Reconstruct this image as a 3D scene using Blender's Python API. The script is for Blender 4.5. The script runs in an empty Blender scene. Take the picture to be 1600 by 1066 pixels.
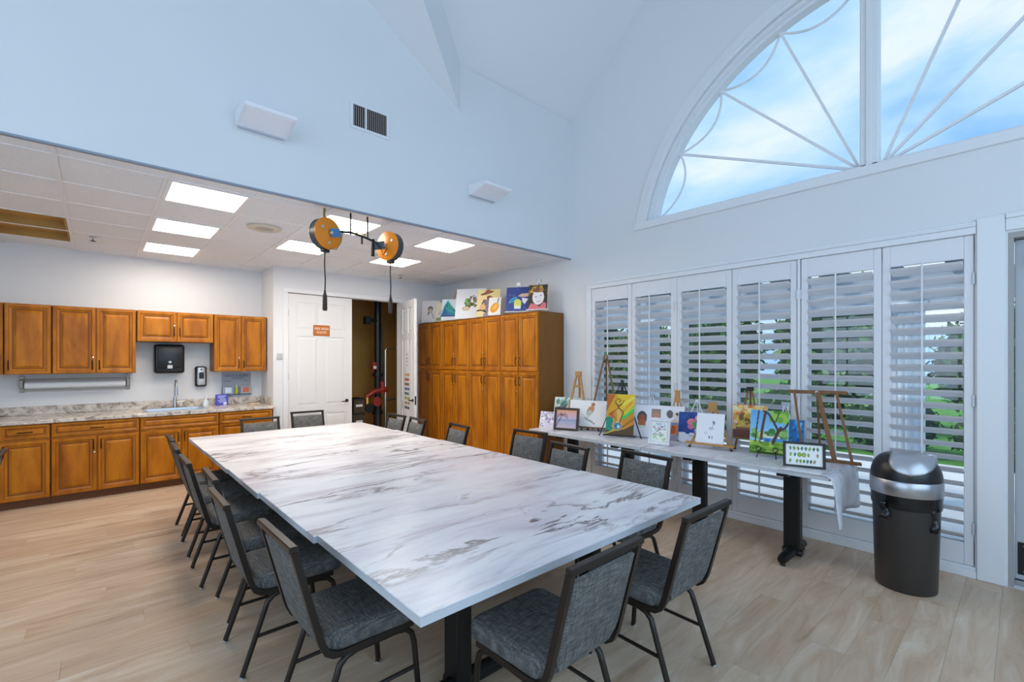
import bpy, bmesh, math, random
import numpy as np
from mathutils import Vector, Matrix

random.seed(7)
rng = np.random.default_rng(7)
SC = bpy.context.scene
COL = SC.collection
PI = math.pi
R = math.radians

# ---------------------------------------------------------------- camera
cam_d = bpy.data.cameras.new('camera')
cam = bpy.data.objects.new('camera', cam_d)
COL.objects.link(cam)
cam.location = (0, 0, 1.6)
cam.rotation_euler = (R(90), 0, R(-41.992))
cam_d.sensor_width = 36
cam_d.lens = 36 * 720.85 / 1600
cam_d.shift_y = 29.7 / 1600
cam_d.clip_start = 0.05
cam_d.clip_end = 300
SC.camera = cam

# ---------------------------------------------------------------- view
SC.view_settings.view_transform = 'Standard'
SC.view_settings.look = 'None'
SC.view_settings.gamma = 1
SC.view_settings.exposure = 0.18
SC.view_settings.use_curve_mapping = False

# ---------------------------------------------------------------- sky
def build_world():
    w = bpy.data.worlds.new('sky')
    SC.world = w
    w.use_nodes = True
    nt = w.node_tree
    nt.nodes.clear()
    out = nt.nodes.new('ShaderNodeOutputWorld')
    bg = nt.nodes.new('ShaderNodeBackground')
    tc = nt.nodes.new('ShaderNodeTexCoord')
    mp = nt.nodes.new('ShaderNodeMapping')
    mp.inputs['Scale'].default_value = (1.0, 1.0, 2.4)
    n1 = nt.nodes.new('ShaderNodeTexNoise')
    n1.inputs['Scale'].default_value = 2.3
    n1.inputs['Detail'].default_value = 6
    n1.inputs['Roughness'].default_value = 0.55
    n1.inputs['Distortion'].default_value = 0.4
    cr = nt.nodes.new('ShaderNodeValToRGB')
    e = cr.color_ramp.elements
    e[0].position = 0.36
    e[0].color = (0.26, 0.55, 0.98, 1)
    e[1].position = 0.64
    e[1].color = (0.78, 0.90, 1.0, 1)
    x = cr.color_ramp.elements.new(0.5)
    x.color = (0.48, 0.74, 1.0, 1)
    bg.inputs['Strength'].default_value = 1.0
    nt.links.new(tc.outputs['Generated'], mp.inputs['Vector'])
    nt.links.new(mp.outputs['Vector'], n1.inputs['Vector'])
    nt.links.new(n1.outputs['Fac'], cr.inputs['Fac'])
    nt.links.new(cr.outputs['Color'], bg.inputs['Color'])
    nt.links.new(bg.outputs['Background'], out.inputs['Surface'])
build_world()

# ---------------------------------------------------------------- fill lamps added in unseen openings behind and left of the camera
def area(name, loc, rot, sx, sy, power, color):
    d = bpy.data.lights.new(name, 'AREA')
    d.shape = 'RECTANGLE'
    d.size, d.size_y = sx, sy
    d.energy = power
    d.color = color
    o = bpy.data.objects.new(name, d)
    COL.objects.link(o)
    o.location = loc
    o.rotation_euler = rot
    return o
FILL_COLOR = (0.57, 0.78, 1.0)
area('added_fill_back', (1.0, -2.50, 2.6), (R(90), 0, 0), 5.6, 3.6, 108, FILL_COLOR)
area('added_fill_left', (-3.50, 0.9, 2.4), (R(90), 0, R(-90)), 5.0, 3.4, 80, FILL_COLOR)
sun_d = bpy.data.lights.new('sun', 'SUN')
sun_d.energy = 2.2
sun_d.angle = R(12)
sun_d.color = (1.0, 0.96, 0.9)
sun = bpy.data.objects.new('sun', sun_d)
COL.objects.link(sun)
sun.rotation_euler = Vector((0.22, -0.50, -0.84)).to_track_quat('-Z', 'Y').to_euler()

PANEL_E = 16.5          # ceiling light panels

# ================================================================ helpers
def lin(h):
    h = h.lstrip('#')
    c = [int(h[i:i + 2], 16) / 255 for i in (0, 2, 4)]
    return tuple(x / 12.92 if x <= 0.04045 else ((x + 0.055) / 1.055) ** 2.4 for x in c)

MATS = {}
def mat(name, rgb=(0.8, 0.8, 0.8), rough=0.5, metal=0.0, noise=None, bump=None, spec=0.5, emit=None, coat=0.0, stretch=None):
    """noise=(scale, amount) tints the colour, bump=(scale, strength)"""
    if name in MATS:
        return MATS[name]
    if isinstance(rgb, str):
        rgb = lin(rgb)
    m = bpy.data.materials.new(name)
    m.use_nodes = True
    nt = m.node_tree
    b = nt.nodes['Principled BSDF']
    b.inputs['Base Color'].default_value = (*rgb, 1)
    b.inputs['Roughness'].default_value = rough
    b.inputs['Metallic'].default_value = metal
    b.inputs['Specular IOR Level'].default_value = spec
    if coat:
        b.inputs['Coat Weight'].default_value = coat
        b.inputs['Coat Roughness'].default_value = 0.15
    if emit:
        b.inputs['Emission Color'].default_value = (*emit[0], 1)
        b.inputs['Emission Strength'].default_value = emit[1]
    vec = None
    if noise or bump:
        tc = nt.nodes.new('ShaderNodeTexCoord')
        mp = nt.nodes.new('ShaderNodeMapping')
        mp.inputs['Scale'].default_value = stretch or (1, 1, 1)
        nt.links.new(tc.outputs['Object'], mp.inputs['Vector'])
        vec = mp.outputs['Vector']
    if noise:
        n = nt.nodes.new('ShaderNodeTexNoise')
        n.inputs['Scale'].default_value = noise[0]
        n.inputs['Detail'].default_value = 5
        nt.links.new(vec, n.inputs['Vector'])
        r = nt.nodes.new('ShaderNodeValToRGB')
        a = noise[1]
        r.color_ramp.elements[0].position = 0.3
        r.color_ramp.elements[1].position = 0.7
        r.color_ramp.elements[0].color = (*[c * (1 - a) for c in rgb], 1)
        r.color_ramp.elements[1].color = (*[min(1, c * (1 + a)) for c in rgb], 1)
        nt.links.new(n.outputs['Fac'], r.inputs['Fac'])
        nt.links.new(r.outputs['Color'], b.inputs['Base Color'])
    if bump:
        n2 = nt.nodes.new('ShaderNodeTexNoise')
        n2.inputs['Scale'].default_value = bump[0]
        n2.inputs['Detail'].default_value = 3
        nt.links.new(vec, n2.inputs['Vector'])
        bp = nt.nodes.new('ShaderNodeBump')
        bp.inputs['Strength'].default_value = bump[1]
        bp.inputs['Distance'].default_value = 0.01
        nt.links.new(n2.outputs['Fac'], bp.inputs['Height'])
        nt.links.new(bp.outputs['Normal'], b.inputs['Normal'])
    MATS[name] = m
    return m

def nodes_of(m):
    nt = m.node_tree
    return nt, nt.nodes['Principled BSDF']

def ramp(nt, stops):
    r = nt.nodes.new('ShaderNodeValToRGB')
    el = r.color_ramp.elements
    while len(el) < len(stops):
        el.new(0.5)
    for e_, (p, c) in zip(el, stops):
        e_.position = p
        e_.color = (*c, 1) if len(c) == 3 else c
    return r

def rand_offset(nt, scale):
    """object coordinates, shifted at random for each object"""
    tc = nt.nodes.new('ShaderNodeTexCoord')
    oi = nt.nodes.new('ShaderNodeObjectInfo')
    mu = nt.nodes.new('ShaderNodeMath')
    mu.operation = 'MULTIPLY'
    mu.inputs[1].default_value = 37.0
    nt.links.new(oi.outputs['Random'], mu.inputs[0])
    ad = nt.nodes.new('ShaderNodeVectorMath')
    ad.operation = 'ADD'
    nt.links.new(tc.outputs['Object'], ad.inputs[0])
    nt.links.new(mu.outputs[0], ad.inputs[1])
    mp = nt.nodes.new('ShaderNodeMapping')
    mp.inputs['Scale'].default_value = scale
    nt.links.new(ad.outputs[0], mp.inputs['Vector'])
    return mp.outputs['Vector'], oi

def noise_node(nt, vec, scale, detail=5, rough=0.5, dist=0.0):
    n = nt.nodes.new('ShaderNodeTexNoise')
    n.inputs['Scale'].default_value = scale
    n.inputs['Detail'].default_value = detail
    n.inputs['Roughness'].default_value = rough
    n.inputs['Distortion'].default_value = dist
    nt.links.new(vec, n.inputs['Vector'])
    return n

def mixc(nt, fac, a, b, mode='MIX'):
    m = nt.nodes.new('ShaderNodeMix')
    m.data_type = 'RGBA'
    m.blend_type = mode
    for sock, val in ((m.inputs[0], fac), (m.inputs[6], a), (m.inputs[7], b)):
        if hasattr(val, 'is_output'):
            nt.links.new(val, sock)
        else:
            sock.default_value = val if isinstance(val, float) else (*val, 1)
    return m.outputs[2]

def marble_mat(name, vein_strength=1.0):
    m = mat(name, (0.8, 0.8, 0.82), 0.28)
    nt, b = nodes_of(m)
    vec, oi = rand_offset(nt, (0.55, 2.0, 1.0))
    # thin veins where a distorted noise crosses its middle
    n1 = noise_node(nt, vec, 1.5, 8, 0.58, 1.1)
    r1 = ramp(nt, [(0.474, (0, 0, 0)), (0.497, (1, 1, 1)), (0.503, (1, 1, 1)), (0.528, (0, 0, 0))])
    nt.links.new(n1.outputs['Fac'], r1.inputs['Fac'])
    mask = noise_node(nt, vec, 1.1, 3)
    rm = ramp(nt, [(0.43, (0.05, 0.05, 0.05)), (0.60, (1, 1, 1))])
    nt.links.new(mask.outputs['Fac'], rm.inputs['Fac'])
    mul = nt.nodes.new('ShaderNodeMath')
    mul.operation = 'MULTIPLY'
    nt.links.new(r1.outputs['Color'], mul.inputs[0])
    nt.links.new(rm.outputs['Color'], mul.inputs[1])
    mul2 = nt.nodes.new('ShaderNodeMath')
    mul2.operation = 'MULTIPLY'
    mul2.inputs[1].default_value = 0.95 * vein_strength
    nt.links.new(mul.outputs[0], mul2.inputs[0])
    # broad faint lilac clouds
    n2 = noise_node(nt, vec, 2.2, 6, 0.6, 0.7)
    r2 = ramp(nt, [(0.40, lin('e9eaee')), (0.56, lin('dcdae2')), (0.70, lin('bdb4bf'))])
    nt.links.new(n2.outputs['Fac'], r2.inputs['Fac'])
    c = mixc(nt, mul2.outputs[0], r2.outputs['Color'], lin('63575c'))
    nt.links.new(c, b.inputs['Base Color'])
    return m

def plank_mat():
    m = mat('vinyl_plank', lin('c4ac93'), 0.42)
    nt, b = nodes_of(m)
    vec, oi = rand_offset(nt, (1.0, 6.5, 1.0))
    n1 = noise_node(nt, vec, 1.3, 9, 0.66, 0.9)
    r1 = ramp(nt, [(0.22, lin('a88a70')), (0.42, lin('c9ae94')), (0.58, lin('d6c1ab')), (0.78, lin('e8dccf'))])
    nt.links.new(n1.outputs['Fac'], r1.inputs['Fac'])
    tone = ramp(nt, [(0.0, lin('efe9e3')), (0.5, lin('f7f3ee')), (1.0, (1, 1, 1))])
    nt.links.new(oi.outputs['Random'], tone.inputs['Fac'])
    c = mixc(nt, 1.0, r1.outputs['Color'], tone.outputs['Color'], 'MULTIPLY')
    nt.links.new(c, b.inputs['Base Color'])
    n2 = noise_node(nt, vec, 6.0, 3)
    bp = nt.nodes.new('ShaderNodeBump')
    bp.inputs['Strength'].default_value = 0.08
    bp.inputs['Distance'].default_value = 0.004
    nt.links.new(n2.outputs['Fac'], bp.inputs['Height'])
    nt.links.new(bp.outputs['Normal'], b.inputs['Normal'])
    return m

def cabinet_wood():
    m = mat('honey_maple', lin('b8741c'), 0.40, spec=0.3)
    nt, b = nodes_of(m)
    vec, oi = rand_offset(nt, (5.0, 5.0, 1.2))
    n1 = noise_node(nt, vec, 1.7, 6, 0.55, 0.3)
    r1 = ramp(nt, [(0.25, lin('8a4a02')), (0.5, lin('b26a06')), (0.75, lin('cb8212'))])
    nt.links.new(n1.outputs['Fac'], r1.inputs['Fac'])
    nt.links.new(r1.outputs['Color'], b.inputs['Base Color'])
    return m

def granite():
    m = mat('granite', lin('b9aea4'), 0.22)
    nt, b = nodes_of(m)
    tc = nt.nodes.new('ShaderNodeTexCoord')
    n1 = noise_node(nt, tc.outputs['Object'], 11.0, 8, 0.68, 0.9)
    r1 = ramp(nt, [(0.30, lin('5e5048')), (0.42, lin('a09284')), (0.52, lin('cfc5ba')), (0.68, lin('e3dcd3')), (0.8, lin('a89a8c'))])
    nt.links.new(n1.outputs['Fac'], r1.inputs['Fac'])
    nt.links.new(r1.outputs['Color'], b.inputs['Base Color'])
    return m

def fabric():
    m = mat('linen_fabric', lin('6f7375'), 0.85)
    nt, b = nodes_of(m)
    tc = nt.nodes.new('ShaderNodeTexCoord')
    def streak(sc):
        mp = nt.nodes.new('ShaderNodeMapping')
        mp.inputs['Scale'].default_value = sc
        nt.links.new(tc.outputs['Object'], mp.inputs['Vector'])
        return noise_node(nt, mp.outputs['Vector'], 9.0, 3)
    a, c = streak((30, 2, 2)), streak((2, 24, 24))
    ad = nt.nodes.new('ShaderNodeMath')
    ad.operation = 'ADD'
    nt.links.new(a.outputs['Fac'], ad.inputs[0])
    nt.links.new(c.outputs['Fac'], ad.inputs[1])
    hf = nt.nodes.new('ShaderNodeMath')
    hf.operation = 'MULTIPLY'
    hf.inputs[1].default_value = 0.5
    nt.links.new(ad.outputs[0], hf.inputs[0])
    r1 = ramp(nt, [(0.36, lin('3f3f3f')), (0.5, lin('5b5b5a')), (0.64, lin('82817e'))])
    nt.links.new(hf.outputs[0], r1.inputs['Fac'])
    nt.links.new(r1.outputs['Color'], b.inputs['Base Color'])
    bp = nt.nodes.new('ShaderNodeBump')
    bp.inputs['Strength'].default_value = 0.25
    bp.inputs['Distance'].default_value = 0.002
    nt.links.new(hf.outputs[0], bp.inputs['Height'])
    nt.links.new(bp.outputs['Normal'], b.inputs['Normal'])
    return m

def glass_mat():
    m = bpy.data.materials.new('window_glass')
    m.use_nodes = True
    nt = m.node_tree
    nt.nodes.clear()
    o = nt.nodes.new('ShaderNodeOutputMaterial')
    t = nt.nodes.new('ShaderNodeBsdfTransparent')
    g = nt.nodes.new('ShaderNodeBsdfGlossy')
    g.inputs['Roughness'].default_value = 0.02
    mx = nt.nodes.new('ShaderNodeMixShader')
    mx.inputs[0].default_value = 0.05
    nt.links.new(t.outputs[0], mx.inputs[1])
    nt.links.new(g.outputs[0], mx.inputs[2])
    nt.links.new(mx.outputs[0], o.inputs['Surface'])
    MATS['glass'] = m
    return m

def painted_mat():
    m = mat('painted_picture', (1, 1, 1), 0.6)
    nt, b = nodes_of(m)
    a = nt.nodes.new('ShaderNodeVertexColor')
    a.layer_name = 'paint'
    nt.links.new(a.outputs['Color'], b.inputs['Base Color'])
    return m

WALL = mat('wall_paint', lin('e3e4e6'), 0.75, noise=(1.2, 0.01), bump=(60, 0.03))
CEILP = mat('ceiling_paint', lin('e6e7ea'), 0.8, bump=(40, 0.03))
TRIM = mat('white_trim', lin('e8e9ec'), 0.4)
DOORW = mat('door_white', lin('e6e6e6'), 0.45)
SHUT = mat('shutter_white', lin('e6e5e8'), 0.42)
WOOD = cabinet_wood()
GLAZE = mat('dark_glaze', lin('6e3a0a'), 0.4)
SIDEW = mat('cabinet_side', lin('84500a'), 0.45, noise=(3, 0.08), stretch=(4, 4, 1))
TOEK = mat('toe_kick', lin('6b3d12'), 0.5)
BRONZE = mat('bronze', lin('3a2a1e'), 0.35, metal=0.8)
STEEL = mat('brushed_steel', lin('b9bbbd'), 0.3, metal=1.0)
CHROME = mat('chrome', lin('d5d7da'), 0.12, metal=1.0)
BLACK = mat('black_plastic', lin('121213'), 0.35)
BLACKM = mat('black_metal', lin('161616'), 0.4, metal=0.3)
CHFRAME = mat('chair_frame', lin('29221d'), 0.34, metal=0.3)
FABRIC = fabric()
MARBLE = marble_mat('marble_laminate')
MARBLE2 = marble_mat('marble_laminate_pale', 0.45)
EDGE = mat('table_edge', lin('c9cdd4'), 0.4)
PLANK = plank_mat()
GRANITE = granite()
GLASS = glass_mat()
PAINT = painted_mat()
TILE = mat('ceiling_tile', lin('f0f3f8'), 0.9, noise=(70, 0.05), bump=(220, 0.35))
TBAR = mat('ceiling_grid', lin('f2f4f8'), 0.5)
CANVAS = mat('canvas_white', lin('e9e8e4'), 0.7)
PINE = mat('pine_wood', lin('c08a4e'), 0.5, noise=(8, 0.12), stretch=(6, 6, 1))
OAK = mat('brown_wood', lin('7d5227'), 0.5, noise=(8, 0.15), stretch=(6, 6, 1))
WHITEP = mat('white_plastic', lin('e8e8ea'), 0.35)
ORANGE = mat('orange_paint', lin('e8860e'), 0.35)
DRUM = mat('grey_drum', lin('3f4347'), 0.4)
PATIO = mat('patio_concrete', lin('d5d8dc'), 0.8, noise=(3, 0.05))

class MB:
    def __init__(s):
        s.v, s.f, s.m = [], [], []

    def add(s, vs, fs, m=0):
        o = len(s.v)
        s.v += [tuple(v) for v in vs]
        s.f += [tuple(i + o for i in f) for f in fs]
        s.m += [m] * len(fs)
        return s

    def box(s, x0, y0, z0, x1, y1, z1, m=0):
        vs = [(x, y, z) for z in (z0, z1) for y in (y0, y1) for x in (x0, x1)]
        fs = [(0, 2, 3, 1), (4, 5, 7, 6), (0, 1, 5, 4), (2, 6, 7, 3), (0, 4, 6, 2), (1, 3, 7, 5)]
        return s.add(vs, fs, m)

    def cbox(s, x0, y0, z0, x1, y1, z1, b=0.005, m=0, seg=1):
        bm = bmesh.new()
        bmesh.ops.create_cube(bm, size=1.0)
        for v in bm.verts:
            v.co = ((x0 + x1) / 2 + v.co.x * (x1 - x0), (y0 + y1) / 2 + v.co.y * (y1 - y0), (z0 + z1) / 2 + v.co.z * (z1 - z0))
        bmesh.ops.bevel(bm, geom=list(bm.edges), offset=b, segments=seg, affect='EDGES', profile=0.5)
        bm.verts.index_update()
        s.add([v.co[:] for v in bm.verts], [[v.index for v in f.verts] for f in bm.faces], m)
        bm.free()
        return s

    def bar(s, p, q, w, h, m=0, up=(0, 0, 1)):
        p, q = Vector(p), Vector(q)
        d = (q - p).normalized()
        u = Vector(up)
        if abs(d.dot(u)) > 0.95:
            u = Vector((1, 0, 0))
        a = d.cross(u).normalized()
        c = a.cross(d).normalized()
        vs = []
        for base in (p, q):
            for i, j in ((-1, -1), (1, -1), (1, 1), (-1, 1)):
                vs.append(base + a * (w / 2 * i) + c * (h / 2 * j))
        fs = [(3, 2, 1, 0), (4, 5, 6, 7)] + [(i, (i + 1) % 4, 4 + (i + 1) % 4, 4 + i) for i in range(4)]
        return s.add(vs, fs, m)

    def tube(s, pts, r, n=8, m=0, cap=True, ry=None, phase=0.0):
        pts = [Vector(p) for p in pts]
        ry = ry or r
        prev = None
        rings = []
        for i, p in enumerate(pts):
            a = pts[max(i - 1, 0)]
            b = pts[min(i + 1, len(pts) - 1)]
            d = (b - a).normalized()
            if prev is None:
                u = Vector((0, 0, 1)) if abs(d.z) < 0.9 else Vector((1, 0, 0))
                x = d.cross(u).normalized()
            else:
                x = (prev - d * prev.dot(d)).normalized()
            prev = x
            y = d.cross(x).normalized()
            rr = r[i] if isinstance(r, (list, tuple)) else r
            r2 = rr if isinstance(r, (list, tuple)) else ry
            rings.append([p + x * (rr * math.cos(phase + 2 * PI * k / n)) + y * (r2 * math.sin(phase + 2 * PI * k / n)) for k in range(n)])
        vs = [v for ring in rings for v in ring]
        fs = []
        for i in range(len(rings) - 1):
            for k in range(n):
                a, b = i * n + k, i * n + (k + 1) % n
                fs.append((a, b, b + n, a + n))
        if cap:
            fs.append(tuple(range(n))[::-1])
            fs.append(tuple((len(rings) - 1) * n + k for k in range(n)))
        return s.add(vs, fs, m)

    def lathe(s, prof, n=20, c=(0, 0, 0), m=0, axis='z'):
        vs, fs = [], []
        for (r, z) in prof:
            for k in range(n):
                a = 2 * PI * k / n
                x, y = r * math.cos(a), r * math.sin(a)
                p = (x, y, z) if axis == 'z' else ((x, z, y) if axis == 'y' else (z, x, y))
                vs.append((c[0] + p[0], c[1] + p[1], c[2] + p[2]))
        for i in range(len(prof) - 1):
            for k in range(n):
                a, b = i * n + k, i * n + (k + 1) % n
                fs.append((a, b, b + n, a + n))
        fs.append(tuple(range(n))[::-1])
        fs.append(tuple((len(prof) - 1) * n + k for k in range(n)))
        return s.add(vs, fs, m)

    def prism(s, poly, a0, a1, plane='xz', m=0):
        """extrude a 2-D polygon from a0 to a1 along the missing axis"""
        def P(u, v, a):
            return {'xz': (u, a, v), 'yz': (a, u, v), 'xy': (u, v, a)}[plane]
        n = len(poly)
        vs = [P(u, v, a0) for u, v in poly] + [P(u, v, a1) for u, v in poly]
        fs = [tuple(range(n))[::-1], tuple(range(n, 2 * n))]
        fs += [(i, (i + 1) % n, n + (i + 1) % n, n + i) for i in range(n)]
        return s.add(vs, fs, m)

    def panel(s, x0, z0, x1, z1, prof, t, groove=()):
        """a raised-panel front in the XZ plane, facing -y; prof = [(inset, y)]; groove = ring numbers with material 1"""
        vs = [(x0, t, z0), (x1, t, z0), (x1, t, z1), (x0, t, z1)]
        for ins, y in prof:
            vs += [(x0 + ins, y, z0 + ins), (x1 - ins, y, z0 + ins), (x1 - ins, y, z1 - ins), (x0 + ins, y, z1 - ins)]
        o = len(s.v)
        s.v += vs
        s.f.append(tuple(o + i for i in (3, 2, 1, 0)))
        s.m.append(0)
        for r in range(len(prof)):
            for k in range(4):
                a, b = o + r * 4 + k, o + r * 4 + (k + 1) % 4
                s.f.append((a, b, b + 4, a + 4))
                s.m.append(1 if r in groove else 0)
        l = o + len(prof) * 4
        s.f.append((l, l + 1, l + 2, l + 3))
        s.m.append(0)
        return s

    def mesh(s, name, mats, smooth=False, angle=35):
        me = bpy.data.meshes.new(name)
        me.from_pydata(s.v, [], s.f)
        if not isinstance(mats, (list, tuple)):
            mats = [mats]
        for m_ in mats:
            me.materials.append(m_)
        if len(mats) > 1:
            me.polygons.foreach_set('material_index', s.m)
        bm = bmesh.new()
        bm.from_mesh(me)
        bmesh.ops.recalc_face_normals(bm, faces=bm.faces)
        bm.to_mesh(me)
        bm.free()
        if smooth:
            me.polygons.foreach_set('use_smooth', [True] * len(me.polygons))
            me.set_sharp_from_angle(angle=R(angle))
        me.update()
        return me

    def build(s, name, mats, parent=None, smooth=False, loc=None, rot=None, angle=35):
        return link(name, s.mesh(name, mats, smooth, angle), parent, loc, rot)

def link(name, me, parent=None, loc=None, rot=None):
    o = bpy.data.objects.new(name, me)
    COL.objects.link(o)
    if parent is not None:
        o.parent = parent
    if loc is not None:
        o.location = loc
    if rot is not None:
        o.rotation_euler = rot
    return o

def tag(o, label, cat, group=None, kind=None):
    o['label'] = label
    o['category'] = cat
    if group:
        o['group'] = group
    if kind:
        o['kind'] = kind
    return o

def thing(name, label, cat, loc=(0, 0, 0), rot=0.0, group=None, kind=None):
    o = bpy.data.objects.new(name, None)
    o.empty_display_size = 0.1
    COL.objects.link(o)
    o.location = loc
    o.rotation_euler = rot if isinstance(rot, tuple) else (0, 0, rot)
    return tag(o, label, cat, group, kind)

def copy_tree(o, parent=None):
    c = o.copy()
    COL.objects.link(c)
    c.parent = parent
    for ch in list(o.children):
        copy_tree(ch, c)
    return c

def text_part(name, body, size, material, parent, loc, rot=(R(90), 0, 0), ex=0.001, align='CENTER'):
    cu = bpy.data.curves.new(name, 'FONT')
    cu.body = body
    cu.size = size
    cu.align_x = align
    cu.align_y = 'CENTER'
    cu.extrude = ex
    tmp = bpy.data.objects.new('tmp', cu)
    COL.objects.link(tmp)
    dg = bpy.context.evaluated_depsgraph_get()
    me = bpy.data.meshes.new_from_object(tmp.evaluated_get(dg))
    bpy.data.objects.remove(tmp)
    me.materials.clear()
    me.materials.append(material)
    return link(name, me, parent, loc, rot)

# ================================================================ dimensions
XW = 4.79            # inner face of the window wall
YS = 4.12            # face of the wall above the kitchen alcove
YK = 7.93            # kitchen wall
YR = 7.28            # riser-room wall
XJ = 1.90            # corner between them
XL, YB = -3.4, -2.4  # left and back wall
ZC = 2.97            # low ceiling
RY, RZ = 0.878, 7.80 # ridge over the arched window
VX = 2.95            # where the valley meets the alcove wall

# ================================================================ structure
def struct(name, mb, m, label, cat, smooth=False):
    o = mb.build(name, m, smooth=smooth)
    return tag(o, label, cat, kind='structure')

def filled(loops, x0, x1, plane='yz'):
    """slab between two planes with holes; loops = outline first, then holes"""
    mb = MB()
    for xx in (x0, x1):
        bm = bmesh.new()
        edges = []
        for lp in loops:
            vs = [bm.verts.new((u, v, 0)) for u, v in lp]
            edges += [bm.edges.new((vs[i], vs[(i + 1) % len(vs)])) for i in range(len(vs))]
        bmesh.ops.triangle_fill(bm, use_beauty=True, use_dissolve=False, edges=edges)
        bm.verts.index_update()
        P = (lambda u, v: (xx, u, v)) if plane == 'yz' else (lambda u, v: (u, xx, v))
        mb.add([P(v.co.x, v.co.y) for v in bm.verts], [[v.index for v in f.verts] for f in bm.faces])
        bm.free()
    for lp in loops:
        n = len(lp)
        P0 = (lambda u, v, a: (a, u, v)) if plane == 'yz' else (lambda u, v, a: (u, a, v))
        vs = [P0(u, v, x0) for u, v in lp] + [P0(u, v, x1) for u, v in lp]
        mb.add(vs, [(i, (i + 1) % n, n + (i + 1) % n, n + i) for i in range(n)])
    return mb

ACY, ACZ, ASILL = RY, 2.84, 3.22     # arch centre and sill
def arch(r, z0=ASILL, n=96):
    a0 = math.asin((z0 - ACZ) / r)
    return [(ACY + r * math.cos(a0 + (PI - 2 * a0) * i / n), ACZ + r * math.sin(a0 + (PI - 2 * a0) * i / n)) for i in range(n + 1)]

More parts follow.
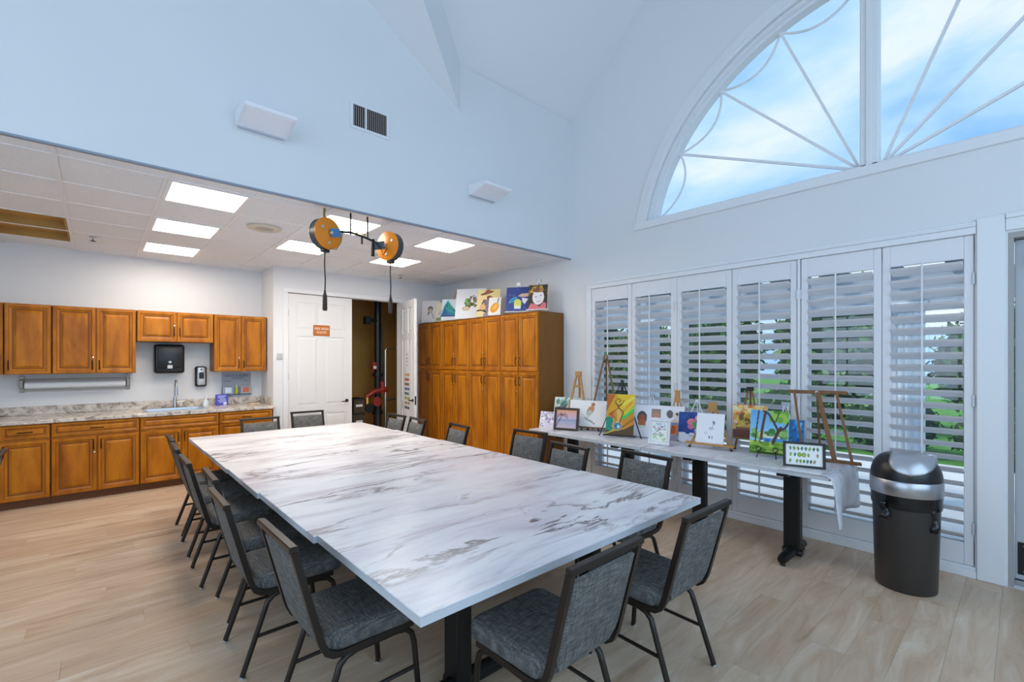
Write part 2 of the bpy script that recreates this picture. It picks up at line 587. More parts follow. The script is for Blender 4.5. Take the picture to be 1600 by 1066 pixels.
def build_shell():
    # floor slab and planks
    fl = struct('floor', MB().box(XL - .2, YB - .2, -0.12, XW + .2, 9.2, -0.008), PLANK, 'pale wood-look plank floor of the whole room', 'floor')
    W, L = 0.184, 1.42
    pm = MB().cbox(0, 0, -0.008, L - .0006, W - .0006, 0, 0.0006).mesh('plank', PLANK)
    row = 0
    y = -0.45
    while y < 7.26:
        x = -0.9 - (row * 0.53) % L
        while x < XW - .02:
            if x + L > -0.95:
                e = min(x + L, XW - .012)
                if e - x > 0.05:
                    p = link('plank', pm, fl, (x, y, 0))
                    p.scale.x = (e - x) / L
            x += L
        y += W
        row += 1
    # window wall with the arch, the shutter opening and the door opening
    out = [(YB, -.1), (9.2, -.1), (9.2, 3.2), (YS + .15, 3.2), (YS + .15, 4.80), (RY, RZ), (YB, RZ - .913 * (RY - YB))]
    shut = [(0.245, 0.03), (3.752, 0.03), (3.752, 2.53), (0.245, 2.53)]
    door = [(-0.90, 0.0), (0.078, 0.0), (0.078, 2.50), (-0.90, 2.50)]
    struct('wall_window', filled([out, arch(2.12), shut, door], XW, XW + .2), WALL, 'white gable wall with the arched window and shutters', 'wall')
    # wall above the alcove
    gz = lambda x: 4.30 + .63 * (VX - x)
    rx = -1.76
    top = [(XL, gz(rx) - .63 * (rx - XL)), (rx, gz(rx)), (VX, gz(VX)), (VX, 4.82), (XW + .1, 4.82)]
    struct('wall_alcove', filled([[(XL, ZC + .004), *top, (XW + .1, ZC + .004)]], YS, YS + .025, 'xz'), WALL, 'high white wall above the kitchen alcove with two sconces', 'wall')
    # kitchen wall, corner return, riser wall with the double-door opening, alcove left wall
    struct('wall_kitchen', MB().box(XL, YK, 0, XJ + .12, YK + .12, 3.05), WALL, 'white kitchen wall behind the cabinets', 'wall')
    rl = [(XJ, 0), (XW, 0), (XW, 3.05), (XJ, 3.05)]
    op = [(2.10, 0.0), (3.93, 0.0), (3.93, 2.60), (2.10, 2.60)]
    struct('wall_riser', filled([rl, op], YR, YR + .12, 'xz').box(XJ, YR + .12, 0, XJ + .12, YK, 3.05), WALL, 'white wall around the double doors beside the kitchen', 'wall')
    # left and back wall, each with a big opening added for its fill lamp
    lo = [(YB, 0), (YK + .1, 0), (YK + .1, 3.1), (YS + .1, 3.1), (YS + .1, 6.3), (YB, 6.3)]
    struct('wall_left', filled([lo, [(-1.6, .7), (3.4, .7), (3.4, 4.1), (-1.6, 4.1)]], XL - .15, XL), WALL, 'white left wall with an added wide window', 'wall')
    bo = [(XL, 0), (XW + .2, 0), (XW + .2, 5.0), (VX, 4.9), (rx, 7.3), (XL, 6.3)]
    struct('wall_back', filled([bo, [(-1.8, .8), (3.8, .8), (3.8, 4.4), (-1.8, 4.4)]], YB - .15, YB, 'xz'), WALL, 'white back wall with an added wide window', 'wall')
    # vaulted ceilings: gable over the arched window, lower cross gable to the left, a plain fascia between
    mb = MB()
    zr = lambda y: RZ - .913 * abs(RY - y)
    s = 1.45
    def slab(pts, th=.1):
        n = len(pts)
        mb.add(list(pts) + [(a, b, c + th) for a, b, c in pts], [tuple(range(n)), tuple(range(2 * n - 1, n - 1, -1))] + [(i, n + i, n + (i + 1) % n, (i + 1) % n) for i in range(n)])
    ymir = 2 * RY - YS
    xv = VX - s * (YS - RY)
    slab([(XW + .1, YS + .1, zr(YS + .1)), (VX, YS + .1, zr(YS + .1)), (VX, YS, zr(YS)), (xv, RY, RZ), (XW + .1, RY, RZ)])
    slab([(XW + .1, ymir, zr(ymir)), (VX, ymir, zr(ymir)), (xv, RY, RZ), (XW + .1, RY, RZ)])
    mb2 = mb
    c1 = struct('ceiling_gable', mb2, CEILP, 'high sloped white ceiling over the arched window', 'ceiling')
    mb = MB()
    zl = lambda x: 4.30 + .63 * (VX - x)
    zv = zl(xv)
    slab([(VX, YS + .1, zl(VX)), (VX, YS, zl(VX)), (xv, RY, zv), (xv, YS + .1, zv)])
    slab([(VX, ymir, zl(VX)), (xv, RY, zv), (xv, ymir, zv)])
    slab([(xv, YS + .1, zv), (xv, ymir, zv), (XL - .1, ymir, zv - .63 * (xv - XL + .1)), (XL - .1, YS + .1, zv - .63 * (xv - XL + .1))])
    for yy in (YS, ymir):
        a, b = (VX, yy), (xv, RY)
        mb.add([(a[0], a[1], zl(VX) + .1), (b[0], b[1], zv + .1), (b[0], b[1], RZ + .05), (a[0], a[1], zr(yy) + .05)], [(0, 1, 2, 3)])
    struct('ceiling_cross', mb, CEILP, 'lower sloped white ceiling with a slanted fascia at the upper left', 'ceiling')
    struct('ceiling_low', MB().box(XL, YS + .02, ZC + .10, XW + .1, 9.2, ZC + .2), CEILP, 'dropped panel ceiling of the kitchen alcove', 'ceiling')
build_shell()

def build_low_ceiling():
    root = bpy.data.objects['ceiling_low']
    xs = [-3.4] + [-0.21 + .6 * k for k in range(-5, 9)] + [XW]
    ys = [YS + .02, 4.33, 4.945, 5.56, 6.175, 6.79, 7.405, YK]
    lights = {(.39, 4.33), (.39, 5.56), (.39, 6.79), (1.59, 4.33), (1.59, 5.56), (2.79, 4.33), (2.79, 5.56)}
    wells = {(-.81, 6.175), (-.81, 6.79)}
    shapes = {}
    labels = {(.39, 4.33): 'square lit ceiling panel nearest the left sconce', (.39, 5.56): 'lit ceiling panel, middle one of the row of three', (.39, 6.79): 'lit ceiling panel closest to the kitchen wall',
              (1.59, 4.33): 'lit ceiling panel right above the orange reels', (1.59, 5.56): 'lit ceiling panel behind the left orange reel',
              (2.79, 4.33): 'lit ceiling panel nearest the tall cabinets and right sconce', (2.79, 5.56): 'lit ceiling panel behind the right orange reel'}
    DIFF = mat('light_diffuser', (1, 1, 1), 0.6, emit=((1.0, 0.90, 0.77), PANEL_E))
    WELL = mat('well_lining', lin('b9924f'), 0.6, noise=(5, 0.08))
    for i in range(len(xs) - 1):
        for j in range(len(ys) - 1):
            x0, x1, y0, y1 = xs[i], xs[i + 1], ys[j], ys[j + 1]
            if y0 > YR and x0 > XJ:
                continue
            k = (round(x0, 2), round(y0, 3))
            k = next((q for q in list(lights) + list(wells) if abs(q[0] - k[0]) < .02 and abs(q[1] - k[1]) < .02), None)
            if k in lights:
                t = thing('ceiling_light', labels[k], 'ceiling light', (x0, y0, ZC), group='square ceiling light panels')
                w, d = x1 - x0, y1 - y0
                f = MB()
                for a in ((.014, .014, w - .014, .045), (.014, d - .045, w - .014, d - .014), (.014, .045, .045, d - .045), (w - .045, .045, w - .014, d - .045)):
                    f.box(a[0], a[1], -.004, a[2], a[3], .03)
                f.build('frame', TBAR, t)
                MB().box(.045, .045, .004, w - .045, d - .045, .02).build('diffuser', DIFF, t)
                continue
            if k in wells:
                t = thing('ceiling_well', 'open tan light well in the ceiling, %s half' % ('front' if y0 < 6.5 else 'rear'), 'light well', (x0, y0, ZC), group='unlit tan light wells')
                w, d = x1 - x0, y1 - y0
                MB().box(.02, .03, .075, w - .02, d - .03, .09).build('back_panel', WELL, t)
                m = MB()
                for a in ((.02, .02, w - .02, .03), (.02, d - .03, w - .02, d - .02), (.02, .03, .03, d - .03), (w - .03, .03, w - .02, d - .03)):
                    m.box(a[0], a[1], 0, a[2], a[3], .09)
                m.build('side_panels', WELL, t)
                continue
            if x1 < -1.5:
                pass
            key = (round(x1 - x0, 3), round(y1 - y0, 3))
            if key not in shapes:
                shapes[key] = MB().cbox(.010, .010, .003, key[0] - .010, key[1] - .010, .02, .004).mesh('ceiling_tile', TILE)
            link('ceiling_tile', shapes[key], root, (x0, y0, ZC))
    for x in xs[1:-1]:
        MB().box(x - .012, YS + .02, ZC - .003, x + .012, (YR if x > XJ else YK), ZC + .012).build('grid_runner', TBAR, root)
    for y in ys[1:-1]:
        MB().box(XL, y - .012, ZC - .002, (XW if y < YR else XJ), y + .012, ZC + .010).build('grid_runner', TBAR, root)
    # edge angle along the wall above
    MB().box(XL, YS - .003, ZC - .006, XW, YS + .03, ZC + .008).build('edge_angle', mat('edge_grey', lin('8d98a8'), .5), root)
    MB().box(XL, YK - .02, ZC - .003, XJ, YK, ZC + .01).build('edge_angle', TBAR, root)
    MB().box(XJ, YR - .02, ZC - .003, XW, YR, ZC + .01).build('edge_angle', TBAR, root)
    MB().box(XW - .02, YS, ZC - .003, XW, YR, ZC + .01).build('edge_angle', TBAR, root)
    # speaker and sprinklers
    t = thing('ceiling_speaker', 'round cream speaker grille set into a ceiling tile', 'speaker', (1.29, 5.27, ZC))
    MB().lathe([(.16, -.001), (.16, -.010), (.145, -.016), (.09, -.016), (.085, -.008)], 28).build('rim', mat('cream_plastic', lin('d6d0c2'), .5), t, True)
    MB().lathe([(.084, -.009), (.05, -.014), (.001, -.014)], 28).build('grille', mat('grille_grey', lin('b5b0a6'), .6), t, True)
    for (x, y, l) in ((-.03, 6.93, 'small sprinkler head on the ceiling over the upper cabinets'), (3.65, 6.75, 'small sprinkler head on the ceiling near the double doors')):
        t = thing('sprinkler_head', l, 'sprinkler', (x, y, ZC), group='ceiling sprinkler heads')
        MB().lathe([(.035, 0), (.035, -.006), (.012, -.010), (.010, -.03)], 14).build('escutcheon', STEEL, t, True)
        MB().lathe([(.006, -.03), (.006, -.045), (.028, -.046), (.028, -.049)], 12).build('deflector', BRONZE, t, True)
build_low_ceiling()

# ---------------------------------------------------------------- arched window
def build_arch_window():
    w = thing('window_1', 'large arched window with a sunburst of thin glazing bars', 'window', (0, 0, 0), kind='structure')
    # casing on the wall, reveal steps and sash
    def ring(r0, r1, x0, x1, name, m):
        a, b = arch(r0, ASILL), arch(r1, ASILL)
        n = len(a)
        mb = MB()
        vs = [(x0, *p) for p in a] + [(x0, *p) for p in b] + [(x1, *p) for p in a] + [(x1, *p) for p in b]
        fs = []
        for i in range(n - 1):
            fs += [(i, i + 1, n + i + 1, n + i), (2 * n + i, 3 * n + i, 3 * n + i + 1, 2 * n + i + 1), (i, 2 * n + i, 2 * n + i + 1, i + 1), (n + i, n + i + 1, 3 * n + i + 1, 3 * n + i)]
        for i in (0, n - 1):
            fs.append((i, n + i, 3 * n + i, 2 * n + i))
        mb.add(vs, fs)
        return mb.build(name, m, w)
    ring(2.12, 2.25, XW - .018, XW + .01, 'casing', TRIM)
    ring(2.16, 2.19, XW - .026, XW - .016, 'casing_bead', TRIM)
    ring(2.055, 2.125, XW + .07, XW + .17, 'sash', TRIM)
    ring(2.085, 2.125, XW + .03, XW + .07, 'sash_stop', TRIM)
    hw = math.sqrt(2.25 ** 2 - (ASILL - ACZ) ** 2)
    MB().cbox(XW - .03, ACY - hw - .03, 3.14, XW + .06, ACY + hw + .03, ASILL + .002, .004).build('sill', TRIM, w)
    MB().box(XW + .05, ACY - hw + .13, ASILL - .02, XW + .19, ACY + hw - .13, ASILL + .035).build('bottom_rail', TRIM, w)
    mb = MB().cbox(XW + .05, ACY - .064, ASILL, XW + .16, ACY + .064, ACZ + 2.10, .008)
    mb.build('mullion', TRIM, w)
    MB().cbox(XW + .035, ACY - .022, ASILL, XW + .055, ACY + .022, ACZ + 2.10, .006).build('mullion_bead', TRIM, w)
    gx = XW + .14
    rg = 2.06
    for sgn in (1, -1):
        hub = (ACY + sgn * .075, ASILL + .03)
        pts = []
        for k in range(5):
            a = R(22.5 * k)
            # ray from the hub to the arch
            dx, dz = math.cos(a) * sgn, math.sin(a)
            ox, oz = hub[0] - ACY, hub[1] - ACZ
            b = ox * dx + oz * dz
            t = -b + math.sqrt(b * b - (ox * ox + oz * oz - rg * rg))
            p = (hub[0] + dx * t, hub[1] + dz * t)
            pts.append(p)
            if 0 < k < 4:
                MB().bar((gx, *hub), (gx, *p), .022, .026, up=(1, 0, 0)).build('muntin', TRIM, w)
        pts[4] = (ACY + sgn * .064, pts[4][1])
        for k in range(4):
            p, q = Vector(pts[k]), Vector(pts[k + 1])
            mid = (p + q) / 2
            inw = (Vector(hub) - mid).normalized()
            sag = (q - p).length * .24
            path = []
            for i in range(11):
                t = i / 10
                c = p.lerp(q, t) + inw * (sag * 4 * t * (1 - t))
                path.append((gx, c.x, c.y))
            MB().tube(path, .011, 6).build('scallop', TRIM, w, True)
        # the pane of this half
        ar = [p for p in arch(2.07) if (p[0] - ACY) * sgn > .05]
        poly = ar + [(ACY + sgn * .05, ACZ + 2.07), (ACY + sgn * .05, ASILL)] if sgn > 0 else [(ACY - .05, ASILL), (ACY - .05, ACZ + 2.07)] + ar
        MB().prism(poly, gx + .012, gx + .018, 'yz').build('pane', GLASS, w)
build_arch_window()

# ---------------------------------------------------------------- unseen windows, added to frame the fill lamps
def build_added_windows():
    w = thing('added_window_back', 'added wide white-framed window in the unseen back wall', 'window', (0, YB - .04, 0), kind='structure')
    for x in (-1.8, -.43, .97, 2.37, 3.74):
        MB().box(x, -.03, .8, x + .06, .03, 4.4).build('mullion', TRIM, w)
    for z in (.8, 2.55, 4.34):
        MB().box(-1.74, -.025, z, 3.74, .025, z + .06).build('rail', TRIM, w)
    w = thing('added_window_left', 'added wide white-framed window in the unseen left wall', 'window', (XL - .04, 0, 0), kind='structure')
    for y in (-1.6, -.36, .87, 2.1, 3.34):
        MB().box(-.03, y, .7, .03, y + .06, 4.1).build('mullion', TRIM, w)
    for z in (.7, 2.4, 4.04):
        MB().box(-.025, -1.54, z, .025, 3.34, z + .06).build('rail', TRIM, w)
build_added_windows()

# ---------------------------------------------------------------- shutters
PAN = [(3.765, 3.168), (3.162, 2.603), (2.580, 1.988), (1.982, 1.402), (1.366, 0.786), (0.780, 0.250)]
def build_shutters():
    names = ['white shutter panel next to the tall cabinets, leftmost of six', 'second white shutter panel, behind the tall brown easel', 'third white shutter panel, behind the blue vase painting',
             'fourth white shutter panel, behind the tree painting', 'fifth white shutter panel, behind the large empty easel', 'white shutter panel behind the trash can, rightmost of six']
    Z0, Z1 = .082, 2.520
    L0, L1 = .243, 2.352
    nl = 22
    pitch = (L1 - L0) / nl
    tilt = R(29)
    for i, (ya, yb) in enumerate(PAN):
        t = thing('shutter_panel', names[i], 'shutter', (XW - .005, ya, 0), R(-90), 'six louvred shutter panels')
        w = ya - yb
        st = .052
        # local: x along the wall towards the camera, y into the wall
        for (x0, x1) in ((0, st), (w - st, w)):
            MB().cbox(x0, 0, Z0, x1, .03, Z1, .004).build('stile', SHUT, t)
        MB().cbox(st, .002, L1, w - st, .028, Z1, .003).build('top_rail', SHUT, t)
        MB().cbox(st, .002, Z0, w - st, .028, L0, .003).build('bottom_rail', SHUT, t)
        a, b = .057, .006
        sec = [(-a, 0), (-a * .6, b), (a * .6, b), (a, 0), (a * .6, -b), (-a * .6, -b)]
        sec = [(u * math.cos(tilt) + v * math.sin(tilt), -u * math.sin(tilt) + v * math.cos(tilt)) for u, v in sec]
        me = MB().prism(sec, st + .002, w - st - .002, 'yz').mesh('louver', SHUT)
        for k in range(nl):
            link('louver', me, t, (0, .016, L0 + pitch * (k + .5)))
        MB().cbox(w * .47 - .006, -.050, L0 + .03, w * .47 + .006, -.036, L1 + .012, .003).build('tilt_rod', SHUT, t)
        hx = 0 if i % 2 == 0 else w
        for hz in (2.20, 1.30, .36):
            MB().cbox(hx - .008, -.010, hz - .045, hx + .008, .004, hz + .045, .003).build('hinge', mat('hinge_white', lin('c9cbd0'), .4, metal=.3), t)
    # casing round the shutters
    def tr(name, x0, x1, y0, y1, z0, z1, label, b=.004):
        o = MB().cbox(x0, y0, z0, x1, y1, z1, b).build(name, TRIM)
        return tag(o, label, 'trim', kind='structure')
    tr('trim_1', XW - .022, XW + .02, 3.768, 3.845, 0, 2.56, 'white casing left of the shutters')
    h = tr('trim_2', XW - .024, XW + .02, .236, 3.845, 2.522, 2.575, 'stepped white head casing above the shutters')
    MB().cbox(XW - .034, .236, 2.575, XW + .01, 3.77, 2.592, .003).build('moulding', TRIM, h)
    MB().cbox(XW - .024, .236, 2.592, XW + .01, 3.77, 2.612, .003).build('moulding', TRIM, h)
    tr('trim_3', XW - .028, XW + .02, .092, .234, 0, 2.63, 'wide white post between the shutters and the right door')
    s_ = tr('trim_4', XW - .03, XW + .03, .236, 3.845, 0, .055, 'white sill strip under the shutters')
    MB().cbox(XW - .018, .236, .055, XW + .03, 3.77, .080, .003).build('sill_step', TRIM, s_)
    for k in (2.592, 1.384):
        tr('trim_5', XW - .012, XW + .03, k - .011, k + .011, .08, 2.522, 'thin white post between shutter pairs %s' % ('two and three' if k > 2 else 'four and five'), .002)
    # glazed doors behind the shutters
    g = thing('window_2', 'glazed patio doors seen through the shutter louvers', 'window', (XW + .15, 0, 0), kind='structure')
    for (ya, yb) in ((3.75, 2.60), (2.58, 1.41), (1.38, .25)):
        for yy in (ya, (ya + yb) / 2 + .025, yb + .05):
            MB().box(-.02, yy - .05, .05, .02, yy, 2.52).build('stile', TRIM, g)
        MB().box(-.02, yb, 2.42, .02, ya, 2.52).build('rail', TRIM, g)
        MB().box(-.02, yb, .05, .02, ya, .22).build('rail', TRIM, g)
        MB().box(-.003, yb + .04, .2, .003, ya - .04, 2.44).build('pane', GLASS, g)
build_shutters()

def build_right_door():
    d = thing('door_3', 'white exterior door with black kick plate at the right edge', 'door', (XW + .09, -.84, 0), kind='structure')
    MB().cbox(0, 0, .04, .045, .886, 2.455, .003).build('leaf', mat('door_grey', lin('b9bcc2'), .45), d)
    k = MB().cbox(-.004, .03, .075, 0, .872, .305, .001).build('kick_plate', mat('kick_black', lin('15181d'), .35, metal=.2), d)
    for y in (.06, .84):
        for z in (.1, .28):
            MB().lathe([(.006, -.001), (.006, -.003), (.003, -.004)], 8, (0, y, z), axis='x').build('screw', STEEL, k, loc=(-.004, 0, 0))
    MB().cbox(-.06, .60, 2.27, 0, .80, 2.345, .006).build('door_closer', mat('closer_brown', lin('2a1c14'), .4), d)
    MB().cbox(-.03, -.02, 0, .06, .92, .035, .004).build('threshold', STEEL, d)
    f = tag(MB().cbox(XW - .022, -1.0, 2.515, XW + .02, .09, 2.60, .004).build('trim_6', TRIM), 'white head casing above the right door', 'trim', kind='structure')
    MB().cbox(XW - .032, -1.0, 2.60, XW + .01, .09, 2.635, .003).build('moulding', TRIM, f)
    j = tag(MB().box(XW + .001, .050, 0, XW + .199, .077, 2.46).box(XW + .001, -.899, 2.461, XW + .199, .077, 2.499).box(XW + .001, -.899, 0, XW + .199, -.872, 2.46).build('trim_7', mat('jamb_grey', lin('a7a3a0'), .5)), 'grey jamb of the right door', 'trim', kind='structure')
build_right_door()

# ---------------------------------------------------------------- outside
def build_outside():
    tag(MB().box(XW + .2, -14, -.25, 10.0, 22, -.06).build('ground_patio', PATIO), 'pale concrete patio outside the shutters', 'patio', kind='structure')
    LAWN = mat('lawn_green', lin('4f8a35'), .9, noise=(6, .25))
    tag(MB().box(10.0, -30, -.3, 60, 60, -.10).build('ground_lawn', LAWN), 'green lawn beyond the patio', 'lawn', kind='structure')
    PW = mat('porch_white', lin('dfe6f0'), .5)
    for k, y in enumerate((-2.5, .94, 4.39, 7.84)):
        t = thing('porch_column', ['white porch column beyond the right door', 'white fluted porch column outside the rightmost shutter', 'white fluted porch column outside the second shutter', 'white porch column outside past the tall cabinets'][k], 'column', (7.2, y, -.06), group='fluted porch columns')
        prof = []
        n = 48
        mb = MB()
        ring = [((.165 - (.012 if i % 3 == 0 else 0)) * math.cos(2 * PI * i / n), (.165 - (.012 if i % 3 == 0 else 0)) * math.sin(2 * PI * i / n)) for i in range(n)]
        mb.prism(ring, .12, 2.25, 'xy').build('shaft', PW, t)
        MB().cbox(-.22, -.22, 0, .22, .22, .12, .01).build('base', PW, t)
        MB().cbox(-.21, -.21, 2.25, .21, .21, 2.33, .01).build('capital', PW, t)
    p = thing('pergola', 'white pergola beam with dark rafters above the patio', 'pergola', (0, 0, 0))
    MB().cbox(7.08, -8, 2.27, 7.32, 16, 2.60, .01).build('beam', PW, p)
    RF = mat('rafter_dark', lin('3d5560'), .6)
    rm = MB().cbox(5.0, -.05, 2.60, 7.8, .05, 2.76, .008).mesh('rafter', RF)
    for k in range(26):
        link('rafter', rm, p, (0, -5 + .55 * k, 0))
    # hedge and trees: a rounded core covered in leaves
    LEAF = [mat('leaf_dark', lin('2f5a2b'), .6), mat('leaf_mid', lin('47793a'), .6), mat('leaf_light', lin('6d9c4a'), .6)]
    CORE = mat('hedge_core', lin('1d3a1e'), .9)
    def leafy(mb, c, r, n, size):
        for _ in range(n):
            v = rng.normal(size=3)
            v /= np.linalg.norm(v)
            p = np.array(c) + v * np.array(r) * (0.9 + .18 * rng.random())
            a = rng.normal(size=3)
            a /= np.linalg.norm(a)
            b = np.cross(a, v + .3 * rng.normal(size=3))
            b /= np.linalg.norm(b) + 1e-9
            s_ = size * (.6 + .8 * rng.random())
            mb.add([p - a * s_, p + b * s_ * .5, p + a * s_, p - b * s_ * .5], [(0, 1, 2, 3)], int(rng.integers(0, 3)))
    def sphere(mb, c, r):
        prof = [(max(.01, math.sin(PI * i / 8)), -math.cos(PI * i / 8)) for i in range(9)]
        o = MB().lathe(prof, 12)
        mb.add([(c[0] + x * r[0], c[1] + y * r[1], c[2] + z * r[2]) for x, y, z in o.v], o.f)
    for k in range(13):
        y = -4.5 + 1.55 * k
        t = thing('hedge_bush', 'clipped green bush in the hedge beyond the patio', 'bush', (10.9 + .2 * math.sin(k * 2.1), y, -.1), group='bushes of the hedge beyond the patio')
        h = .62 + .10 * math.sin(k * 1.7)
        core, lf = MB(), MB()
        sphere(core, (0, 0, h * .8), (.8, .69, h * .85))
        leafy(lf, (0, 0, h * .8), (.85, .70, h * .9), 700, .05)
        core.build('core', CORE, t, True)
        o = lf.build('foliage', LEAF, t)
        o['kind'] = 'stuff'
    for k in range(9):
        y = -6 + 3.1 * k
        h = 3.0 + .5 * math.sin(k * 2.3)
        t = thing('garden_tree', 'dark green tree standing behind the hedge', 'tree', (15.0 + 1.0 * math.sin(k * 1.3), y, -.1), group='trees behind the hedge')
        MB().tube([(0, 0, 0), (.05, .03, 1.0), (0, 0, h * .8)], [.14, .11, .07], 8).build('trunk', mat('bark', lin('4d3b2c'), .9), t, True)
        core, lf = MB(), MB()
        sphere(core, (0, 0, h * .62), (1.25, 1.32, h * .50))
        leafy(lf, (0, 0, h * .62), (1.35, 1.36, h * .56), 1000, .11)
        core.build('core', CORE, t, True)
        o = lf.build('foliage', LEAF, t)
        o['kind'] = 'stuff'
build_outside()

# ================================================================ cabinets
T = .021   # door thickness
DOORP = [(0, .004), (.004, 0), (.030, 0), (.034, .004), (.056, .011), (.060, .013), (.068, .013), (.090, .003), (.095, .0025)]
DRAWP = [(0, .004), (.004, 0), (.018, 0), (.021, .003), (.034, .009), (.037, .011), (.041, .011), (.054, .003), (.057, .0025)]
FRONTS = {}
def front(parent, name, x0, z0, x1, z1, prof=DOORP, y=-T):
    key = (round(x1 - x0, 3), round(z1 - z0, 3), len(prof), prof[2][0])
    if key not in FRONTS:
        FRONTS[key] = MB().panel(0, 0, key[0], key[1], prof, T, (3, 5, 6)).mesh(name, [WOOD, GLAZE])
    return link(name, FRONTS[key], parent, (x0, y, z0))

def pull_mesh():
    mb = MB()
    pts = [(0, 0, -.055), (0, -.018, -.052), (0, -.026, -.03), (0, -.028, 0), (0, -.026, .03), (0, -.018, .052), (0, 0, .055)]
    return mb.tube(pts, .0055, 6).mesh('handle', BRONZE, True)
PULL = pull_mesh()
LOCK = MB().lathe([(.009, 0), (.009, -.006), (.006, -.008), (.002, -.008)], 10, axis='y').mesh('lock', CHROME, True)

def handle(door, x, z, horizontal=False, name='handle'):
    return link(name, PULL, door, (x, 0, z), (0, R(90), 0) if horizontal else None)

def lock(door, x, z):
    return link('lock', LOCK, door, (x, 0, z))

def carcass(t, w, z0, z1, depth, side=SIDEW):
    MB().box(0, 0, z0, w, depth, z1).build('body', WOOD if side is None else side, t)

def upper_unit(x0, x1, z0, z1, ndoors, label, locks=True, hand=None):
    t = thing('wall_cabinet', label, 'cabinet', (x0, 7.60, 0), 0, 'honey wood wall cabinets over the counter')
    w = x1 - x0
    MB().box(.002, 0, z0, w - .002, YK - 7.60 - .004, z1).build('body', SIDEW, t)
    MB().box(.002, -.002, z0, w - .002, 0, z1).build('face_frame', WOOD, t)
    dw = w / ndoors
    for k in range(ndoors):
        d = front(t, 'door', k * dw + .006, z0 + .006, (k + 1) * dw - .006, z1 - .008)
        W = dw - .012
        if ndoors == 2:
            hx = W - .025 if k == 0 else .025
        else:
            hx = .03 if hand == 'l' else W - .03
        short = z1 - z0 < .6
        handle(d, hx, .10 if not short else .13)
        if locks and k == 0 and ndoors == 2:
            lock(d, W - .02, .19 if not short else .21)
    return t

upper_unit(-1.52, -.772, 1.436, 2.24, 2, 'tall honey wood wall cabinet cut off by the left edge')
upper_unit(-.768, -.392, 1.436, 2.24, 1, 'single-door honey wood wall cabinet at the far left', hand='l')
upper_unit(-.388, .374, 1.436, 2.24, 2, 'double-door honey wood wall cabinet above the paper roll')
upper_unit(.380, 1.214, 1.838, 2.24, 2, 'short honey wood wall cabinet above the paper towel dispenser')
upper_unit(1.219, 1.888, 1.436, 2.24, 2, 'double-door honey wood wall cabinet beside the wall corner')

YF = 7.20     # base cabinet face
ZCT = .945    # counter top
def base_unit(x0, x1, kind, label):
    t = thing('base_cabinet', label, 'cabinet', (x0, YF, 0), 0, 'honey wood base cabinets under the counter')
    w = x1 - x0
    D = YK - YF - .004
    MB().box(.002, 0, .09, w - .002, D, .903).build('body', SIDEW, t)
    MB().box(.002, -.002, .09, w - .002, 0, .903).build('face_frame', WOOD, t)
    MB().box(0, .05, 0, w, .07, .09).build('toe_kick', TOEK, t)
    if kind == 'drawers':
        zs = [(.748, .893), (.53, .736), (.315, .518), (.098, .303)]
        for a, b in zs:
            d = front(t, 'drawer', .008, a, w - .008, b, DRAWP)
            handle(d, (w - .016) / 2, (b - a) / 2, True)
        return t
    d = front(t, 'drawer', .008, .748, w - .008, .893, DRAWP)
    if kind != 'sink':
        handle(d, (w - .016) / 2, .0725, True)
    n = 1 if kind == 'single' else 2
    dw = w / n
    for k in range(n):
        d = front(t, 'door', k * dw + .006, .098, (k + 1) * dw - .006, .722)
        W = dw - .012
        handle(d, (W - .026) if (n == 2 and k == 0) else .026, .53)
        if n == 2 and k == 0:
            lock(d, W - .02, .44)
    return t
base_unit(-1.52, -.768, 'double', 'honey wood base cabinet cut off by the left edge')
base_unit(-.764, -.380, 'single', 'single-door honey wood base cabinet with drawer at the left')
base_unit(-.376, .386, 'double', 'double-door honey wood base cabinet with wide drawer')
base_unit(.390, 1.212, 'sink', 'honey wood sink base cabinet with double doors')
base_unit(1.216, 1.866, 'drawers', 'honey wood drawer base cabinet beside the wall corner')

